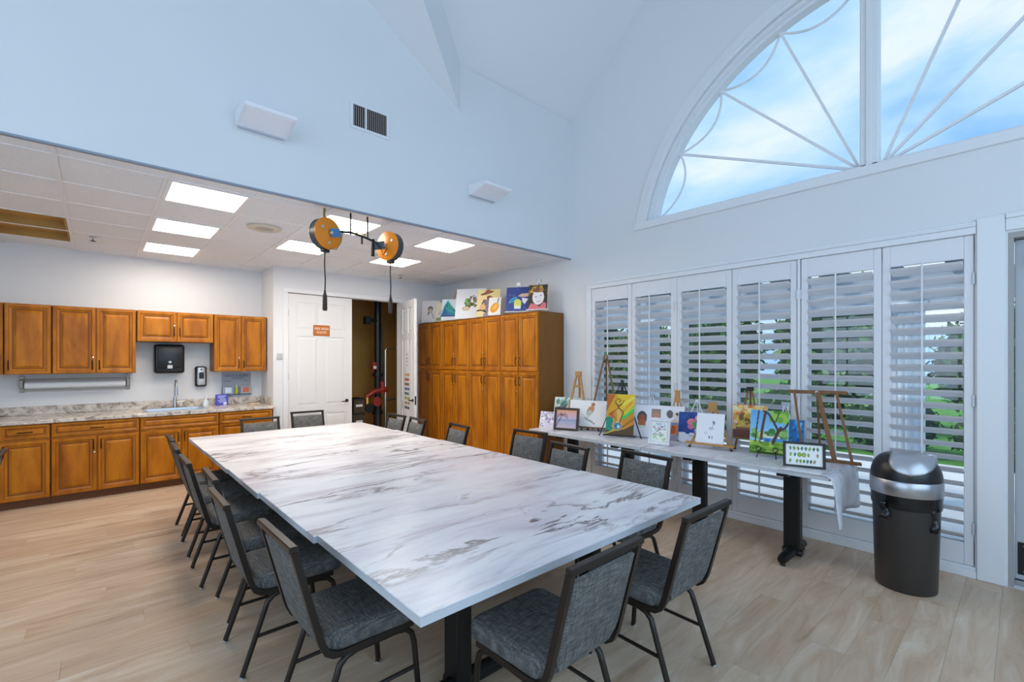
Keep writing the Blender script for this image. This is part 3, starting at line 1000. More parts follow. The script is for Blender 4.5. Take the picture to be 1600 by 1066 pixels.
def build_counter():
    t = thing('countertop', 'speckled beige granite countertop with backsplash and sink cutout', 'countertop', (0, 0, 0))
    y0 = 7.163
    zb = .905
    sx0, sx1, sy0, sy1 = .46, 1.08, 7.34, 7.74
    m = MB()
    m.cbox(-1.52, y0, zb, sx0, YK - .002, ZCT, .006).cbox(sx1, y0, zb, XJ - .003, YK - .002, ZCT, .006)
    m.box(sx0, y0, zb, sx1, sy0, ZCT).box(sx0, sy1, zb, sx1, YK - .002, ZCT)
    m.build('slab', GRANITE, t)
    MB().cbox(-1.52, YK - .024, ZCT, XJ - .003, YK - .002, ZCT + .10, .003).build('backsplash', GRANITE, t)
    MB().cbox(XJ - .022, y0 + .12, ZCT, XJ - .003, YK - .024, ZCT + .10, .003).build('side_splash', GRANITE, t)
    s = thing('kitchen_sink', 'steel drop-in sink set into the granite counter', 'sink', ((sx0 + sx1) / 2, (sy0 + sy1) / 2, 0))
    w, d = sx1 - sx0, sy1 - sy0
    mb = MB()
    rim = [(-w / 2 - .02, -d / 2 - .02), (w / 2 + .02, -d / 2 - .02), (w / 2 + .02, d / 2 + .02), (-w / 2 - .02, d / 2 + .02)]
    inn = [(-w / 2 + .02, -d / 2 + .02), (w / 2 - .02, -d / 2 + .02), (w / 2 - .02, d / 2 - .02), (-w / 2 + .02, d / 2 - .02)]
    vs = [(x, y, ZCT + .001) for x, y in rim] + [(x, y, ZCT + .005) for x, y in rim] + [(x, y, ZCT + .005) for x, y in inn] + [(x * .93, y * .9, .77) for x, y in inn]
    fs = []
    for r in range(3):
        fs += [(r * 4 + k, r * 4 + (k + 1) % 4, r * 4 + 4 + (k + 1) % 4, r * 4 + 4 + k) for k in range(4)]
    fs.append((12, 13, 14, 15))
    mb.add(vs, fs).build('basin', STEEL, s)
    MB().lathe([(.04, .771), (.04, .776), (.03, .777)], 16).build('drain', CHROME, s, True)
    f = thing('kitchen_faucet', 'tall brushed steel gooseneck faucet behind the sink', 'faucet', (.80, 7.81, ZCT))
    MB().lathe([(.030, 0), (.030, .01), (.022, .02), (.020, .14), (.016, .15)], 16).build('base', STEEL, f, True)
    path = [(0, 0, .14), (0, 0, .29)] + [(0, -.075 + .075 * math.cos(R(a)), .29 + .085 * math.sin(R(a))) for a in range(20, 181, 20)] + [(0, -.152, .26)]
    MB().tube(path, .012, 10).build('spout', STEEL, f, True)
    MB().tube([(0, -.152, .27), (0, -.155, .20), (0, -.157, .175)], [.014, .018, .020], 10).build('spray_head', STEEL, f, True)
    MB().tube([(.015, 0, .075), (.05, 0, .08), (.11, 0, .085)], [.012, .010, .008], 8).build('lever', STEEL, f, True)
build_counter()

def build_counter_things():
    # paper roll holder
    t = thing('paper_roll_holder', 'steel wall rack holding a long roll of white paper', 'paper holder', (-.175, YK, 1.315))
    for sx in (-1, 1):
        MB().cbox(sx * .48 - .022, -.012, -.10, sx * .48 + .022, -.002, .095, .004).cbox(sx * .48 - .018, -.11, -.05, sx * .48 + .018, -.012, .05, .006).build('bracket', mat('nickel', lin('8f857a'), .35, metal=.9), t)
    MB().lathe([(.042, -.455), (.042, .455)], 18, (0, -.075, -.015), axis='x').build('paper_roll', mat('paper_white', lin('f6f7f8'), .7), t, True)
    MB().tube([(-.48, -.10, .052), (.48, -.10, .052)], .008, 8).build('bar', STEEL, t, True)
    MB().cbox(-.46, -.115, -.085, .46, -.100, -.066, .003).build('cutter_bar', mat('nickel', lin('8f857a'), .35, metal=.9), t)
    # paper towel dispenser
    t = thing('towel_dispenser', 'black paper towel dispenser on the wall above the sink', 'dispenser', (.735, YK, 1.62))
    MB().cbox(-.165, -.20, -.20, .165, -.002, .19, .03, seg=3).build('housing', BLACK, t, True)
    MB().cbox(-.13, -.212, -.13, .13, -.19, .16, .012, seg=2).build('cover', BLACK, t, True)
    MB().cbox(-.028, -.216, -.135, .028, -.208, -.09, .003).build('label_plate', mat('pale_grey', lin('c9ccd0'), .5), t)
    MB().lathe([(.02, 0), (.016, -.012), (.004, -.014)], 12, (0, -.208, -.05), axis='y').build('knob', STEEL, t, True)
    # soap dispenser
    t = thing('soap_dispenser', 'silver and black wall soap dispenser right of the faucet', 'dispenser', (1.105, YK, 1.365))
    MB().cbox(-.07, -.09, -.145, .07, -.002, .145, .03, seg=3).build('housing', BLACK, t, True)
    MB().cbox(-.05, -.112, -.125, .05, -.075, .135, .022, seg=3).build('cover', mat('silver_plastic', lin('c3c7cc'), .3, metal=.4), t, True)
    MB().cbox(-.028, -.116, -.03, .028, -.108, .06, .008).build('window', BLACK, t)
    MB().lathe([(.012, 0), (.012, -.006)], 12, (0, -.11, .10), axis='y').build('emblem', BLACK, t, True)
    # first-aid station
    t = thing('first_aid_station', 'grey wall board with burn and cut supplies under the cabinet', 'first aid station', (1.56, YK, 1.245))
    GREY = mat('station_grey', lin('a2a8b3'), .45)
    DKG = mat('station_dark', lin('4d5a70'), .5)
    MB().cbox(-.19, -.012, -.165, .19, -.002, .165, .004).build('board', GREY, t)
    MB().cbox(-.19, -.06, -.165, .19, -.012, -.150, .003).build('tray_floor', DKG, t)
    for (x0, x1) in ((-.185, -.05), (.045, .185)):
        MB().cbox(x0, -.06, -.150, x1, -.052, -.035, .003).build('pocket', GREY, t)
    MB().cbox(-.155, -.066, -.135, -.075, -.060, -.055, .002).build('pale_packet', mat('packet_blue', lin('cfe4f2'), .5), t)
    MB().cbox(.075, -.066, -.13, .155, -.060, -.06, .002).build('red_packet', mat('packet_red', lin('d06a44'), .5), t)
    b = MB().lathe([(.020, 0), (.022, .01), (.022, .075), (.012, .09)], 12).build('bottle', mat('bottle_green', lin('a8b61f'), .4), t, True, (-.005, -.04, -.150))
    MB().lathe([(.010, .09), (.010, .115), (.005, .135)], 10).build('cap', WHITEP, b, True)
    INK = mat('ink_blue', lin('223a66'), .6)
    text_part('lettering', 'CUT & BURN', .046, INK, t, (.02, -.014, .118))
    text_part('lettering', 'STATION', .036, INK, t, (.02, -.014, .080))
    MB().box(-.155, -.0135, .036, -.07, -.012, .042).build('rule', INK, t)
    MB().box(.11, -.0135, .045, .14, -.012, .051).build('rule', INK, t)
    MB().add([(-.155, -.0135, .13), (-.135, -.0135, .105), (-.11, -.0135, .135), (-.13, -.0135, .12)], [(0, 1, 2, 3)]).build('emblem', INK, t)
    # things on the counter
    t = thing('blue_box', 'small blue printed box standing on the granite counter', 'box', (1.35, 7.80, ZCT))
    BL = mat('box_blue', lin('4a4fc0'), .5)
    MB().cbox(-.075, -.03, 0, .075, .03, .155, .003).build('carton', BL, t)
    LT = mat('print_white', lin('d7daf2'), .6)
    for k, (a, b_) in enumerate(((-.05, .05), (-.055, .03), (-.03, .045), (-.055, .05), (-.04, .03))):
        MB().box(a, -.0312, .130 - k * .022, b_, -.030, .138 - k * .022).build('print_line', LT, t)
    MB().cbox(.015, -.034, .003, .055, -.030, .05, .002).build('sticker', LT, t)
    t = thing('soap_bottle', 'clear plastic pump bottle with white cap beside the sink', 'bottle', (1.145, 7.74, ZCT))
    CL = mat('clear_plastic', lin('d4dde4'), .2)
    MB().lathe([(.032, 0), (.038, .008), (.038, .07), (.030, .09), (.012, .10)], 16).build('body', CL, t, True)
    MB().lathe([(.014, .10), (.014, .118), (.008, .122), (.006, .15)], 12).build('cap', WHITEP, t, True)
    MB().cbox(-.01, -.035, .146, .012, .008, .158, .003).build('nozzle', WHITEP, t)
    t = thing('sponge', 'small tan sponge lying at the right end of the counter', 'sponge', (1.74, 7.66, ZCT))
    MB().cbox(-.07, -.03, 0, .07, .03, .022, .008, seg=2).build('pad', mat('sponge_tan', lin('d9c2a2'), .9, noise=(60, .15)), t, True)
    MB().cbox(-.07, -.03, .022, .07, .03, .028, .003).build('scrub', mat('scrub_brown', lin('8a6b45'), .95), t)
build_counter_things()

# ================================================================ tall cabinets against the window wall
TX, TZ = 4.30, 2.235
def build_tall():
    labels = ['tall honey wood cabinet with four doors, nearest the shutters', 'tall honey wood cabinet, second from the shutters', 'tall honey wood cabinet, third from the shutters', 'tall honey wood cabinet beside the open white door']
    w = (YR - .01 - 4.25) / 4
    for k in range(4):
        y1 = 4.25 + (k + 1) * w      # far end; local x runs towards the camera
        t = thing('tall_cabinet', labels[k], 'cabinet', (TX, y1, 0), R(-90), 'tall cabinets in a row')
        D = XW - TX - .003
        MB().box(.001, 0, .10, w - .001, D, TZ).build('body', SIDEW, t)
        MB().box(.001, -.003, .10, w - .001, 0, TZ).build('face_frame', WOOD, t)
        MB().box(.001, .05, 0, w - .001, D, .10).build('toe_kick', TOEK, t)
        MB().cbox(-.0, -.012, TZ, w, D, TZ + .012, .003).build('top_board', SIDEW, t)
        dw = w / 2
        for c in range(2):
            for (za, zb, hz, lz) in ((.108, 1.424, 1.20, 1.06), (1.448, TZ - .012, .13, .255)):
                d = front(t, 'door', c * dw + .007, za, (c + 1) * dw - .007, zb)
                W = dw - .014
                handle(d, W - .028 if c == 0 else .028, hz)
                if c == 0:
                    lock(d, W - .02, lz)
build_tall()

# ================================================================ riser-room doors and closet
def door_leaf(parent, w, h, t=.044):
    """six-panel door: slab with recessed raised panels on both faces; local x along the width, front at y=0"""
    mb = MB()
    mb.box(0, .011, 0, w, t - .011, h)
    st, mid = .115, .10
    xs = [(st, w / 2 - mid / 2), (w / 2 + mid / 2, w - st)]
    zs = [(.22, h * .30), (h * .30 + .13, h * .755), (h * .755 + .10, h - .12)]
    # frame members proud of the slab
    for (y0, y1) in ((0, .011), (t - .011, t)):
        mb.box(0, y0, 0, st, y1, h).box(w - st, y0, 0, w, y1, h).box(w / 2 - mid / 2, y0, 0, w / 2 + mid / 2, y1, h)
        zz = [0, zs[0][0], zs[0][1], zs[1][0], zs[1][1], zs[2][0], zs[2][1], h]
        for a in range(0, 8, 2):
            for (x0, x1) in xs:
                mb.box(x0, y0, zz[a], x1, y1, zz[a + 1])
    leaf = mb.build('leaf', DOORW, parent)
    prof = [(0, .011), (.010, .0112), (.036, .002), (.040, .0015)]
    for (z0, z1) in zs:
        for (x0, x1) in xs:
            MB().panel(x0 + .006, z0 + .006, x1 - .006, z1 - .006, prof, .012).build('raised_panel', DOORW, leaf)
            o = MB().panel(-x1 + .006, z0 + .006, -x0 - .006, z1 - .006, prof, .012).build('raised_panel', DOORW, leaf)
            o.rotation_euler = (0, 0, PI)
            o.location = (0, t, 0)
    return leaf

def lever_mesh():
    m = MB().lathe([(.028, 0), (.028, -.008), (.012, -.012), (.011, -.05)], 14, axis='y')
    m.tube([(0, -.045, 0), (-.04, -.05, -.004), (-.10, -.048, -.012)], [.011, .009, .007], 8)
    return m.mesh('lever_handle', BRONZE, True)
LEVER = lever_mesh()

def build_riser():
    # casing
    c = tag(MB().cbox(2.03, YR - .02, 0, 2.10, YR, 2.60, .004).cbox(3.93, YR - .02, 0, 4.00, YR, 2.60, .004).cbox(2.03, YR - .02, 2.601, 4.00, YR, 2.67, .004).build('trim_8', TRIM), 'white casing around the double doors', 'trim', kind='structure')
    d = thing('door_1', 'closed white six-panel door with an orange sign', 'door', (2.105, YR + .005, 0), kind='structure')
    leaf = door_leaf(d, .965, 2.59)
    link('lever_handle', LEVER, leaf, (.88, 0, .95))
    for z in (.35, 1.35, 2.3):
        MB().cbox(-.006, -.006, z - .05, .006, .004, z + .05, .002).build('hinge', STEEL, leaf)
    s = thing('room_sign', 'orange FIRE RISER ROOM sign on the closed white door', 'sign', (2.588, YR - .003, 2.055))
    OR = mat('sign_orange', lin('c06a10'), .5)
    BR = mat('sign_brown', lin('7d3c10'), .5)
    MB().cbox(-.125, 0, -.082, .125, .006, .082, .003).build('plate', OR, s)
    for a in ((-.119, -.076, .119, -.072), (-.119, .072, .119, .076), (-.119, -.076, -.115, .076), (.115, -.076, .119, .076)):
        MB().box(a[0], -.001, a[1], a[2], 0, a[3]).build('border', BR, s)
    SW = mat('sign_white', lin('f4ece2'), .6)
    text_part('lettering', 'FIRE RISER', .049, SW, s, (0, -.001, .026))
    text_part('lettering', 'ROOM', .049, SW, s, (0, -.001, -.030))
    # open leaf, swung into the room
    a = math.atan2(6.54 - 7.27, 3.775 - 3.925)
    d2 = thing('door_2', 'white six-panel door standing open beside the tall cabinets', 'door', (3.925, 7.265, 0), (0, 0, a), kind='structure')
    # face seen by the camera is the -x side: local +y points right of the leaf direction
    leaf = door_leaf(d2, .745, 2.585)
    lv = link('lever_handle', LEVER, leaf, (.69, 0, .95))
    MB().cbox(.7445, .010, .88, .7475, .034, 1.02, .001).build('latch_plate', BRONZE, leaf)
    # colour cards on the open door
    sh = thing('colour_chart', 'white sheet with rows of paint colour swatches on the open door', 'chart', (3.925, 7.265, 0), (0, 0, a))
    MB().box(.24, -.0025, .66, .53, -.001, 1.74).build('sheet', mat('sheet_white', lin('ebebee'), .7), sh)
    cols = [['e0c48c', 'd8a874', 'caa27c', 'b98a66'], ['b4584a', 'c9705a', '9a4a44', 'd68a74'], ['7a5a4c', '9b6e58', '6a5450', 'a8826e'], ['6f7fa0', '50627f', '8f9fc0', '3c4a66'],
            ['3f4f5f', '71818c', '59717c', '9aa7ac'], ['8a9a4c', 'b0b46a', 'd0c46a', '6f7f3e'], ['c4a07a', '9a7a5a', 'd8c0a0', '7a6450'], ['5f6670', '44505c', '808890', '333c46']]
    for r, row in enumerate(cols):
        for c_, h in enumerate(row):
            MB().box(.265 + c_ * .062, -.0035, 1.33 - r * .078, .265 + c_ * .062 + .058, -.0025, 1.375 - r * .078).build('swatch', mat('swatch_' + h, lin(h), .6), sh)
    for k in range(4):
        MB().box(.37, -.0035, 1.50 + k * .06, .40, -.0025, 1.525 + k * .06).build('swatch', mat('swatch_3c4a66', lin('3c4a66'), .6), sh)
    # thermostat on the wall
    t = thing('thermostat', 'small white thermostat on the wall left of the double doors', 'thermostat', (1.985, YR, 1.66))
    MB().cbox(-.035, -.024, -.045, .035, -.001, .045, .006, seg=2).build('case', mat('thermostat_grey', lin('c4c6ca'), .4), t, True)
    MB().cbox(-.02, -.026, .005, .02, -.023, .03, .002).build('display', mat('lcd', lin('b9c0bd'), .4), t)
    # closet behind
    OCH = mat('closet_wall', lin('b58a48'), .8, noise=(2, .06))
    tag(MB().box(XJ + .2, 8.75, 0, XW, 8.85, 3.05).box(XW - .02, YR + .12, 0, XW, 8.75, 3.05).box(XJ + .12, YR + .12, 0, XJ + .2, 8.75, 3.05).box(XJ + .2, YR + .12, 2.9, XW - .02, 8.75, 3.05).build('wall_closet', OCH), 'ochre walls of the closet behind the open door', 'wall', kind='structure')
    p = thing('riser_pipe', 'thick black vertical riser pipe in the closet', 'pipe', (3.86, 8.0, 0))
    PB = mat('pipe_black', lin('141519'), .45)
    MB().lathe([(.062, .55), (.062, 2.9)], 16).build('pipe', PB, p, True)
    for z in (1.30, .98, .60):
        MB().lathe([(.095, z), (.095, z + .06)], 16).build('flange', PB, p, True)
    MB().tube([(0, 0, .9), (0, 0, 0)], .075, 14).build('lower_pipe', mat('pipe_dark', lin('2a2421'), .5), p, True)
    MB().tube([(0, -.02, 2.32), (-.10, -.04, 2.32), (-.16, -.04, 2.32)], .03, 8).build('elbow', PB, p, True)
    RED = mat('valve_red', lin('8e2a1c'), .4)
    v = thing('valve_assembly', 'red valve assembly around the bottom of the riser pipe', 'valve', (3.86, 7.93, 0))
    MB().tube([(-.26, 0, .93), (-.1, -.02, 1.03), (.14, -.02, 1.06)], .05, 10).build('valve_body', RED, v, True)
    MB().lathe([(.085, -.03), (.085, 0), (.03, .01), (.03, .05)], 16, (-.1, -.10, .85), axis='y').build('gauge', RED, v, True)
    MB().tube([(-.24, 0, .95), (-.25, -.03, .78)], .045, 10).build('branch', mat('brass', lin('b98a3a'), .35, metal=.8), v, True)
    MB().tube([(.05, -.02, 1.2), (.05, -.02, .98)], .045, 10).build('branch', RED, v, True)
    MB().lathe([(.075, -.012), (.085, 0), (.075, .012)], 16, (-.23, -.08, .74), axis='y').build('handwheel', PB, v, True)
    e = thing('alarm_bell', 'small red flow switch mounted on the riser pipe', 'flow switch', (3.765, 7.96, 1.42))
    MB().cbox(-.04, -.05, 0, .04, .05, .14, .01, seg=2).build('case', RED, e, True)
    MB().cbox(-.03, -.053, .02, .03, -.049, .07, .002).build('tag', WHITEP, e)
    b = thing('electric_box', 'black junction box near the top of the riser pipe', 'box', (3.66, 8.0, 2.25))
    MB().cbox(-.06, -.05, 0, .06, .05, .14, .01).build('case', PB, b)
    MB().cbox(-.05, -.054, .02, .05, -.05, .12, .004).build('cover', PB, b)
    g = thing('conduit_pipe', 'thin grey conduit bent beside the riser pipe', 'pipe', (3.99, 7.95, 0))
    MB().tube([(0, 0, .2), (0, 0, 1.78), (.03, 0, 1.82), (.30, 0, 1.83)], .016, 8).build('pipe', STEEL, g, True)
    MB().tube([(0, 0, .86), (.14, -.02, .87), (.24, -.02, .88)], .02, 8).build('branch', STEEL, g, True)
    MB().tube([(-.06, .08, 2.3), (-.03, .05, 2.1), (-.03, .05, 1.2)], .012, 8).build('cable', PB, g, True)
    for k, (z0, h, w_) in enumerate(((0, .36, .26), (.362, .30, .22), (.664, .26, .20))):
        c = thing('storage_box', ['dark storage box on the closet floor, bottom of the stack', 'dark storage box in the middle of the closet stack', 'dark storage box on top of the closet stack'][k], 'box', (3.42, 7.95, z0), 0, 'stacked boxes in the closet')
        MB().cbox(-w_ / 2, -.15, 0, w_ / 2, .15, h, .008).build('tub', mat('box_brown', lin('4a3a2c'), .6), c)
        MB().cbox(-w_ / 2 - .008, -.158, h - .03, w_ / 2 + .008, .158, h, .006).build('lid', mat('box_lid', lin('2c2622'), .5), c)
        MB().box(-.06, -.152, h * .45, .06, -.150, h * .6).build('label_card', WHITEP, c)
build_riser()

# ================================================================ tables
ZT = .75
def pedestal(t, x, y, rx, ry, cw=.06):
    """flat column with a tube foot of half length rx along x and stubs of ry along y"""
    c = MB().cbox(x - cw * .7, y - cw, .07, x + cw * .7, y + cw, ZT - .04, .012, seg=2).build('column', BLACKM, t)
    MB().tube([(x - rx, y, .045), (x - rx + .02, y, .05), (x, y, .062), (x + rx - .02, y, .05), (x + rx, y, .045)], [.030, .036, .044, .036, .030], 10).build('foot', BLACKM, t, True)
    MB().tube([(x, y - ry, .045), (x, y, .055), (x, y + ry, .045)], [.028, .036, .028], 8).build('foot', BLACKM, t, True)
    for (px, py) in ((x - rx + .025, y), (x + rx - .025, y)):
        MB().lathe([(.02, 0), (.022, .006), (.012, .02)], 10, (px, py, 0)).build('glide', BLACK, t, True)
    MB().box(x - .25, y - .04, ZT - .055, x + .25, y + .04, ZT - .034).build('top_plate', BLACKM, t)

def build_main_tables():
    rows = [(1.335, 2.288, .795, 2.770), (2.291, 3.268, .775, 2.750), (3.271, 4.160, .760, 2.733), (4.163, 5.130, .752, 2.715), (5.133, 6.100, .745, 2.685)]
    lab = ['white marbled table nearest the camera in the long row', 'white marbled table, second from the near end of the row', 'white marbled table in the middle of the long row', 'white marbled table, second from the far end of the row', 'white marbled table at the far end near the double doors']
    for k, (y0, y1, x0, x1) in enumerate(rows):
        xm, ym = (x0 + x1) / 2, (y0 + y1) / 2
        t = thing('marbled_table', lab[k], 'table', (xm, ym, 0), 0, 'marbled tables pushed into one long table')
        w, d = (x1 - x0) / 2, (y1 - y0) / 2
        dz = [0, -.001, .0005, -.0008, 0][k]
        MB().cbox(-w, -d, ZT - .006, w, d, ZT + dz, .002).build('table_top', MARBLE, t)
        MB().box(-w + .001, -d + .001, ZT - .036, w - .001, d - .001, ZT - .006).build('edge_band', EDGE, t)
        for sx in (-.5, .5):
            pedestal(t, sx, 0, .36, .09)
build_main_tables()

def build_side_tables():
    for k, (y0, y1) in enumerate(((.95, 2.517), (2.520, 4.09))):
        ym = (y0 + y1) / 2
        t = thing('side_table', ['narrow marbled side table along the shutters, end by the trash can', 'narrow marbled side table along the shutters, end by the tall cabinets'][k], 'table', (4.335, ym, 0), 0, 'narrow tables along the shutters')
        d = (y1 - y0) / 2
        MB().cbox(-.375, -d, ZT - .008, .375, d, ZT, .003).build('table_top', MARBLE2, t)
        MB().box(-.374, -d + .001, ZT - .036, .374, d - .001, ZT - .008).build('edge_band', EDGE, t)
        for sy in (-d + .31, d - .48 if k == 0 else d - .5):
            pedestal(t, -.13, sy, .26, .07)
    # loose cover sheet hanging over the near end
    nx, ny = 14, 16
    mb = MB()
    vs = []
    for j in range(ny + 1):
        for i in range(nx + 1):
            u, v = i / nx, j / ny
            x = 3.945 + u * .745
            L = .44 + .36 - .06 * u - .03 * math.sin(u * 7)        # length on the table plus drop
            s_ = v * (.34 + (.385 - .075 * u + .02 * math.sin(u * 9)))
            if s_ < .34:
                y, z = 1.285 - s_, ZT + .004 + .002 * math.sin(9 * u + 5 * v)
            else:
                q = s_ - .34
                y = .942 - .018 * (1 - math.exp(-q * 30)) - .028 * q / .3 * math.sin(u * 8 + 1.0) * .8 - .02 * q
                z = ZT + .004 - q
                x += .03 * q / .3 * (1 - u)
            vs.append((x, y, z))
    fs = [(j * (nx + 1) + i, j * (nx + 1) + i + 1, (j + 1) * (nx + 1) + i + 1, (j + 1) * (nx + 1) + i) for j in range(ny) for i in range(nx)]
    mb.add(vs, fs)
    o = mb.build('cover_sheet', MARBLE2, smooth=True, angle=60)
    tag(o, 'white marbled cover sheet draped over the end of the side table', 'table cover')
    s = o.modifiers.new('thickness', 'SOLIDIFY')
    s.thickness = .003
build_side_tables()

# ================================================================ chairs
def make_chair(label):
    t = thing('banquet_chair', label, 'chair', group='grey banquet chairs')
    X = .205
    def arc(p):
        return p
    for s in (-1, 1):
        pts = [(s * X, .19, .398), (s * X, -.13, .398), (s * X, -.175, .405), (s * X, -.203, .425), (s * X, -.220, .460), (s * X, -.232, .50), (s * X, -.330, .872)]
        MB().tube(pts, .017, 4, ry=.019, phase=PI / 4).build('back_upright', CHFRAME, t)
        front_ = [(s * (X - .012), 0, .378), (s * (X - .012), .12, .378), (s * (X - .012), .165, .368), (s * (X - .010), .192, .342), (s * (X - .008), .203, .30), (s * X, .228, .012)]
        rear = [(s * (X - .012), 0, .378), (s * (X - .012), -.07, .378), (s * (X - .012), -.115, .368), (s * (X - .010), -.145, .342), (s * (X - .008), -.160, .30), (s * X, -.262, .012)]
        for path in (front_, rear):
            lg = MB().tube(path, .0138, 8).build('leg', CHFRAME, t, True, angle=60)
            e = path[-1]
            MB().lathe([(.016, 0), (.016, .006), (.009, .012), (.009, .02)], 10, (e[0], e[1], 0)).build('glide', CHROME, lg, True)
        MB().tube([(s * (X - .003), .213, .185), (s * (X - .003), -.200, .185)], .009, 6).build('stretcher', CHFRAME, t, True)
    MB().cbox(-X - .017, -.349, .862, X + .017, -.315, .888, .004).build('top_rail', CHFRAME, t)
    MB().box(-X, .150, .385, X, .175, .405).box(-X, -.15, .385, X, -.125, .405).build('seat_support', CHFRAME, t)
    # seat: crowned cushion with rounded corners, a little narrower at the back
    def outline(ins):
        pts = []
        rad = .055
        hx, y0, y1 = .226 - ins, -.192 + ins, .250 - ins
        rr = max(rad - ins * .6, .012)
        for (cx, cy, a0) in ((hx - rr, y1 - rr, 0), (-hx + rr, y1 - rr, 90), (-hx + rr, y0 + rr, 180), (hx - rr, y0 + rr, 270)):
            for q in range(5):
                a_ = R(a0 + 22.5 * q)
                x_, y_ = cx + rr * math.cos(a_), cy + rr * math.sin(a_)
                pts.append((x_ * (1 - .07 * (y1 - y_) / (y1 - y0)), y_))
        return pts
    mb = MB()
    lev = [(.014, .408), (.003, .414), (0, .425), (0, .458), (.003, .470), (.010, .479), (.024, .485), (.06, .489), (.13, .492)]
    vs = [(x, y, z) for ins, z in lev for x, y in outline(ins)]
    n = 20
    fs = [(r * n + i, r * n + (i + 1) % n, (r + 1) * n + (i + 1) % n, (r + 1) * n + i) for r in range(len(lev) - 1) for i in range(n)]
    fs += [tuple(range(n))[::-1], tuple((len(lev) - 1) * n + i for i in range(n))]
    mb.add(vs, fs).build('seat', FABRIC, t, True, angle=60)
    # back pad, lens shaped, inside the tilted uprights
    nx, nz = 8, 10
    up = Vector((0, -.2546, .967))
    nrm = Vector((0, .967, .2546))
    base = Vector((0, -.222, .455))
    mb = MB()
    H_, Wd = .385, .187
    def P(u, v, side):
        hw = Wd * (1 if v > .16 else (.80 + .20 * (v / .16) ** .6))
        bulge = (.016 + .020 * (1 - (2 * u - 1) ** 2) ** .5 * min(1, (4 * v * (1 - v)) ** .5)) if side > 0 else -(.010 + .004 * (1 - (2 * u - 1) ** 2) ** .5)
        edge = min(u, 1 - u, v, 1 - v)
        if edge < .001:
            bulge *= .55
        return base + Vector(((2 * u - 1) * hw, 0, 0)) + up * (v * H_) + nrm * bulge
    for side in (1, -1):
        vs = [P(i / nx, j / nz, side) for j in range(nz + 1) for i in range(nx + 1)]
        fs = [(j * (nx + 1) + i, j * (nx + 1) + i + 1, (j + 1) * (nx + 1) + i + 1, (j + 1) * (nx + 1) + i) for j in range(nz) for i in range(nx)]
        mb.add(vs, fs)
    n0 = (nx + 1) * (nz + 1)
    rim = [i for i in range(nx + 1)] + [j * (nx + 1) + nx for j in range(1, nz + 1)] + [nz * (nx + 1) + i for i in range(nx - 1, -1, -1)] + [j * (nx + 1) for j in range(nz - 1, 0, -1)]
    for a, b in zip(rim, rim[1:] + rim[:1]):
        mb.f.append((a, b, b + n0, a + n0))
        mb.m.append(0)
    mb.build('backrest', FABRIC, t, True, angle=60)
    return t

CHAIRS = [
    # x, y, facing angle, label
    (.835, 5.28, -90, 'grey banquet chair on the left side, sixth from the camera'),
    (.815, 4.72, -91, 'grey banquet chair on the left side, fifth from the camera'),
    (.805, 4.06, -90, 'grey banquet chair on the left side, fourth from the camera'),
    (.860, 3.42, -91, 'grey banquet chair on the left side, third from the camera'),
    (.805, 2.83, -90, 'grey banquet chair on the left side, second from the camera'),
    (.885, 2.085, -89, 'grey banquet chair on the left side, nearest the camera'),
    (2.600, 5.51, 90, 'grey banquet chair on the right side, farthest, by the open door'),
    (2.590, 5.00, 84, 'grey banquet chair on the right side, second from the far end'),
    (2.650, 4.23, 82, 'grey banquet chair in front of the tall cabinets'),
    (2.920, 3.31, 95, 'grey banquet chair pulled out near the palm picture'),
    (2.640, 2.60, 86, 'grey banquet chair in front of the swirl painting'),
    (2.780, 1.95, 87, 'grey banquet chair on the right side, nearest the camera'),
    (1.500, 5.985, 180, 'grey banquet chair at the far end in front of the cabinets'),
    (2.180, 6.370, 179, 'grey banquet chair at the far end in front of the closed door'),
    (1.415, 1.370, 0, 'grey banquet chair at the near end, left of two'),
    (2.195, 1.352, -1, 'grey banquet chair at the near end, right of two'),
    (-.885, 5.26, 90, 'grey banquet chair mostly cut off by the left edge'),
]
_first = make_chair(CHAIRS[0][3])
for k, (x, y, a, l) in enumerate(CHAIRS):
    c = _first if k == 0 else copy_tree(_first)
    c.location = (x, y, 0)
    c.rotation_euler = (0, 0, R(a))
    c['label'] = l

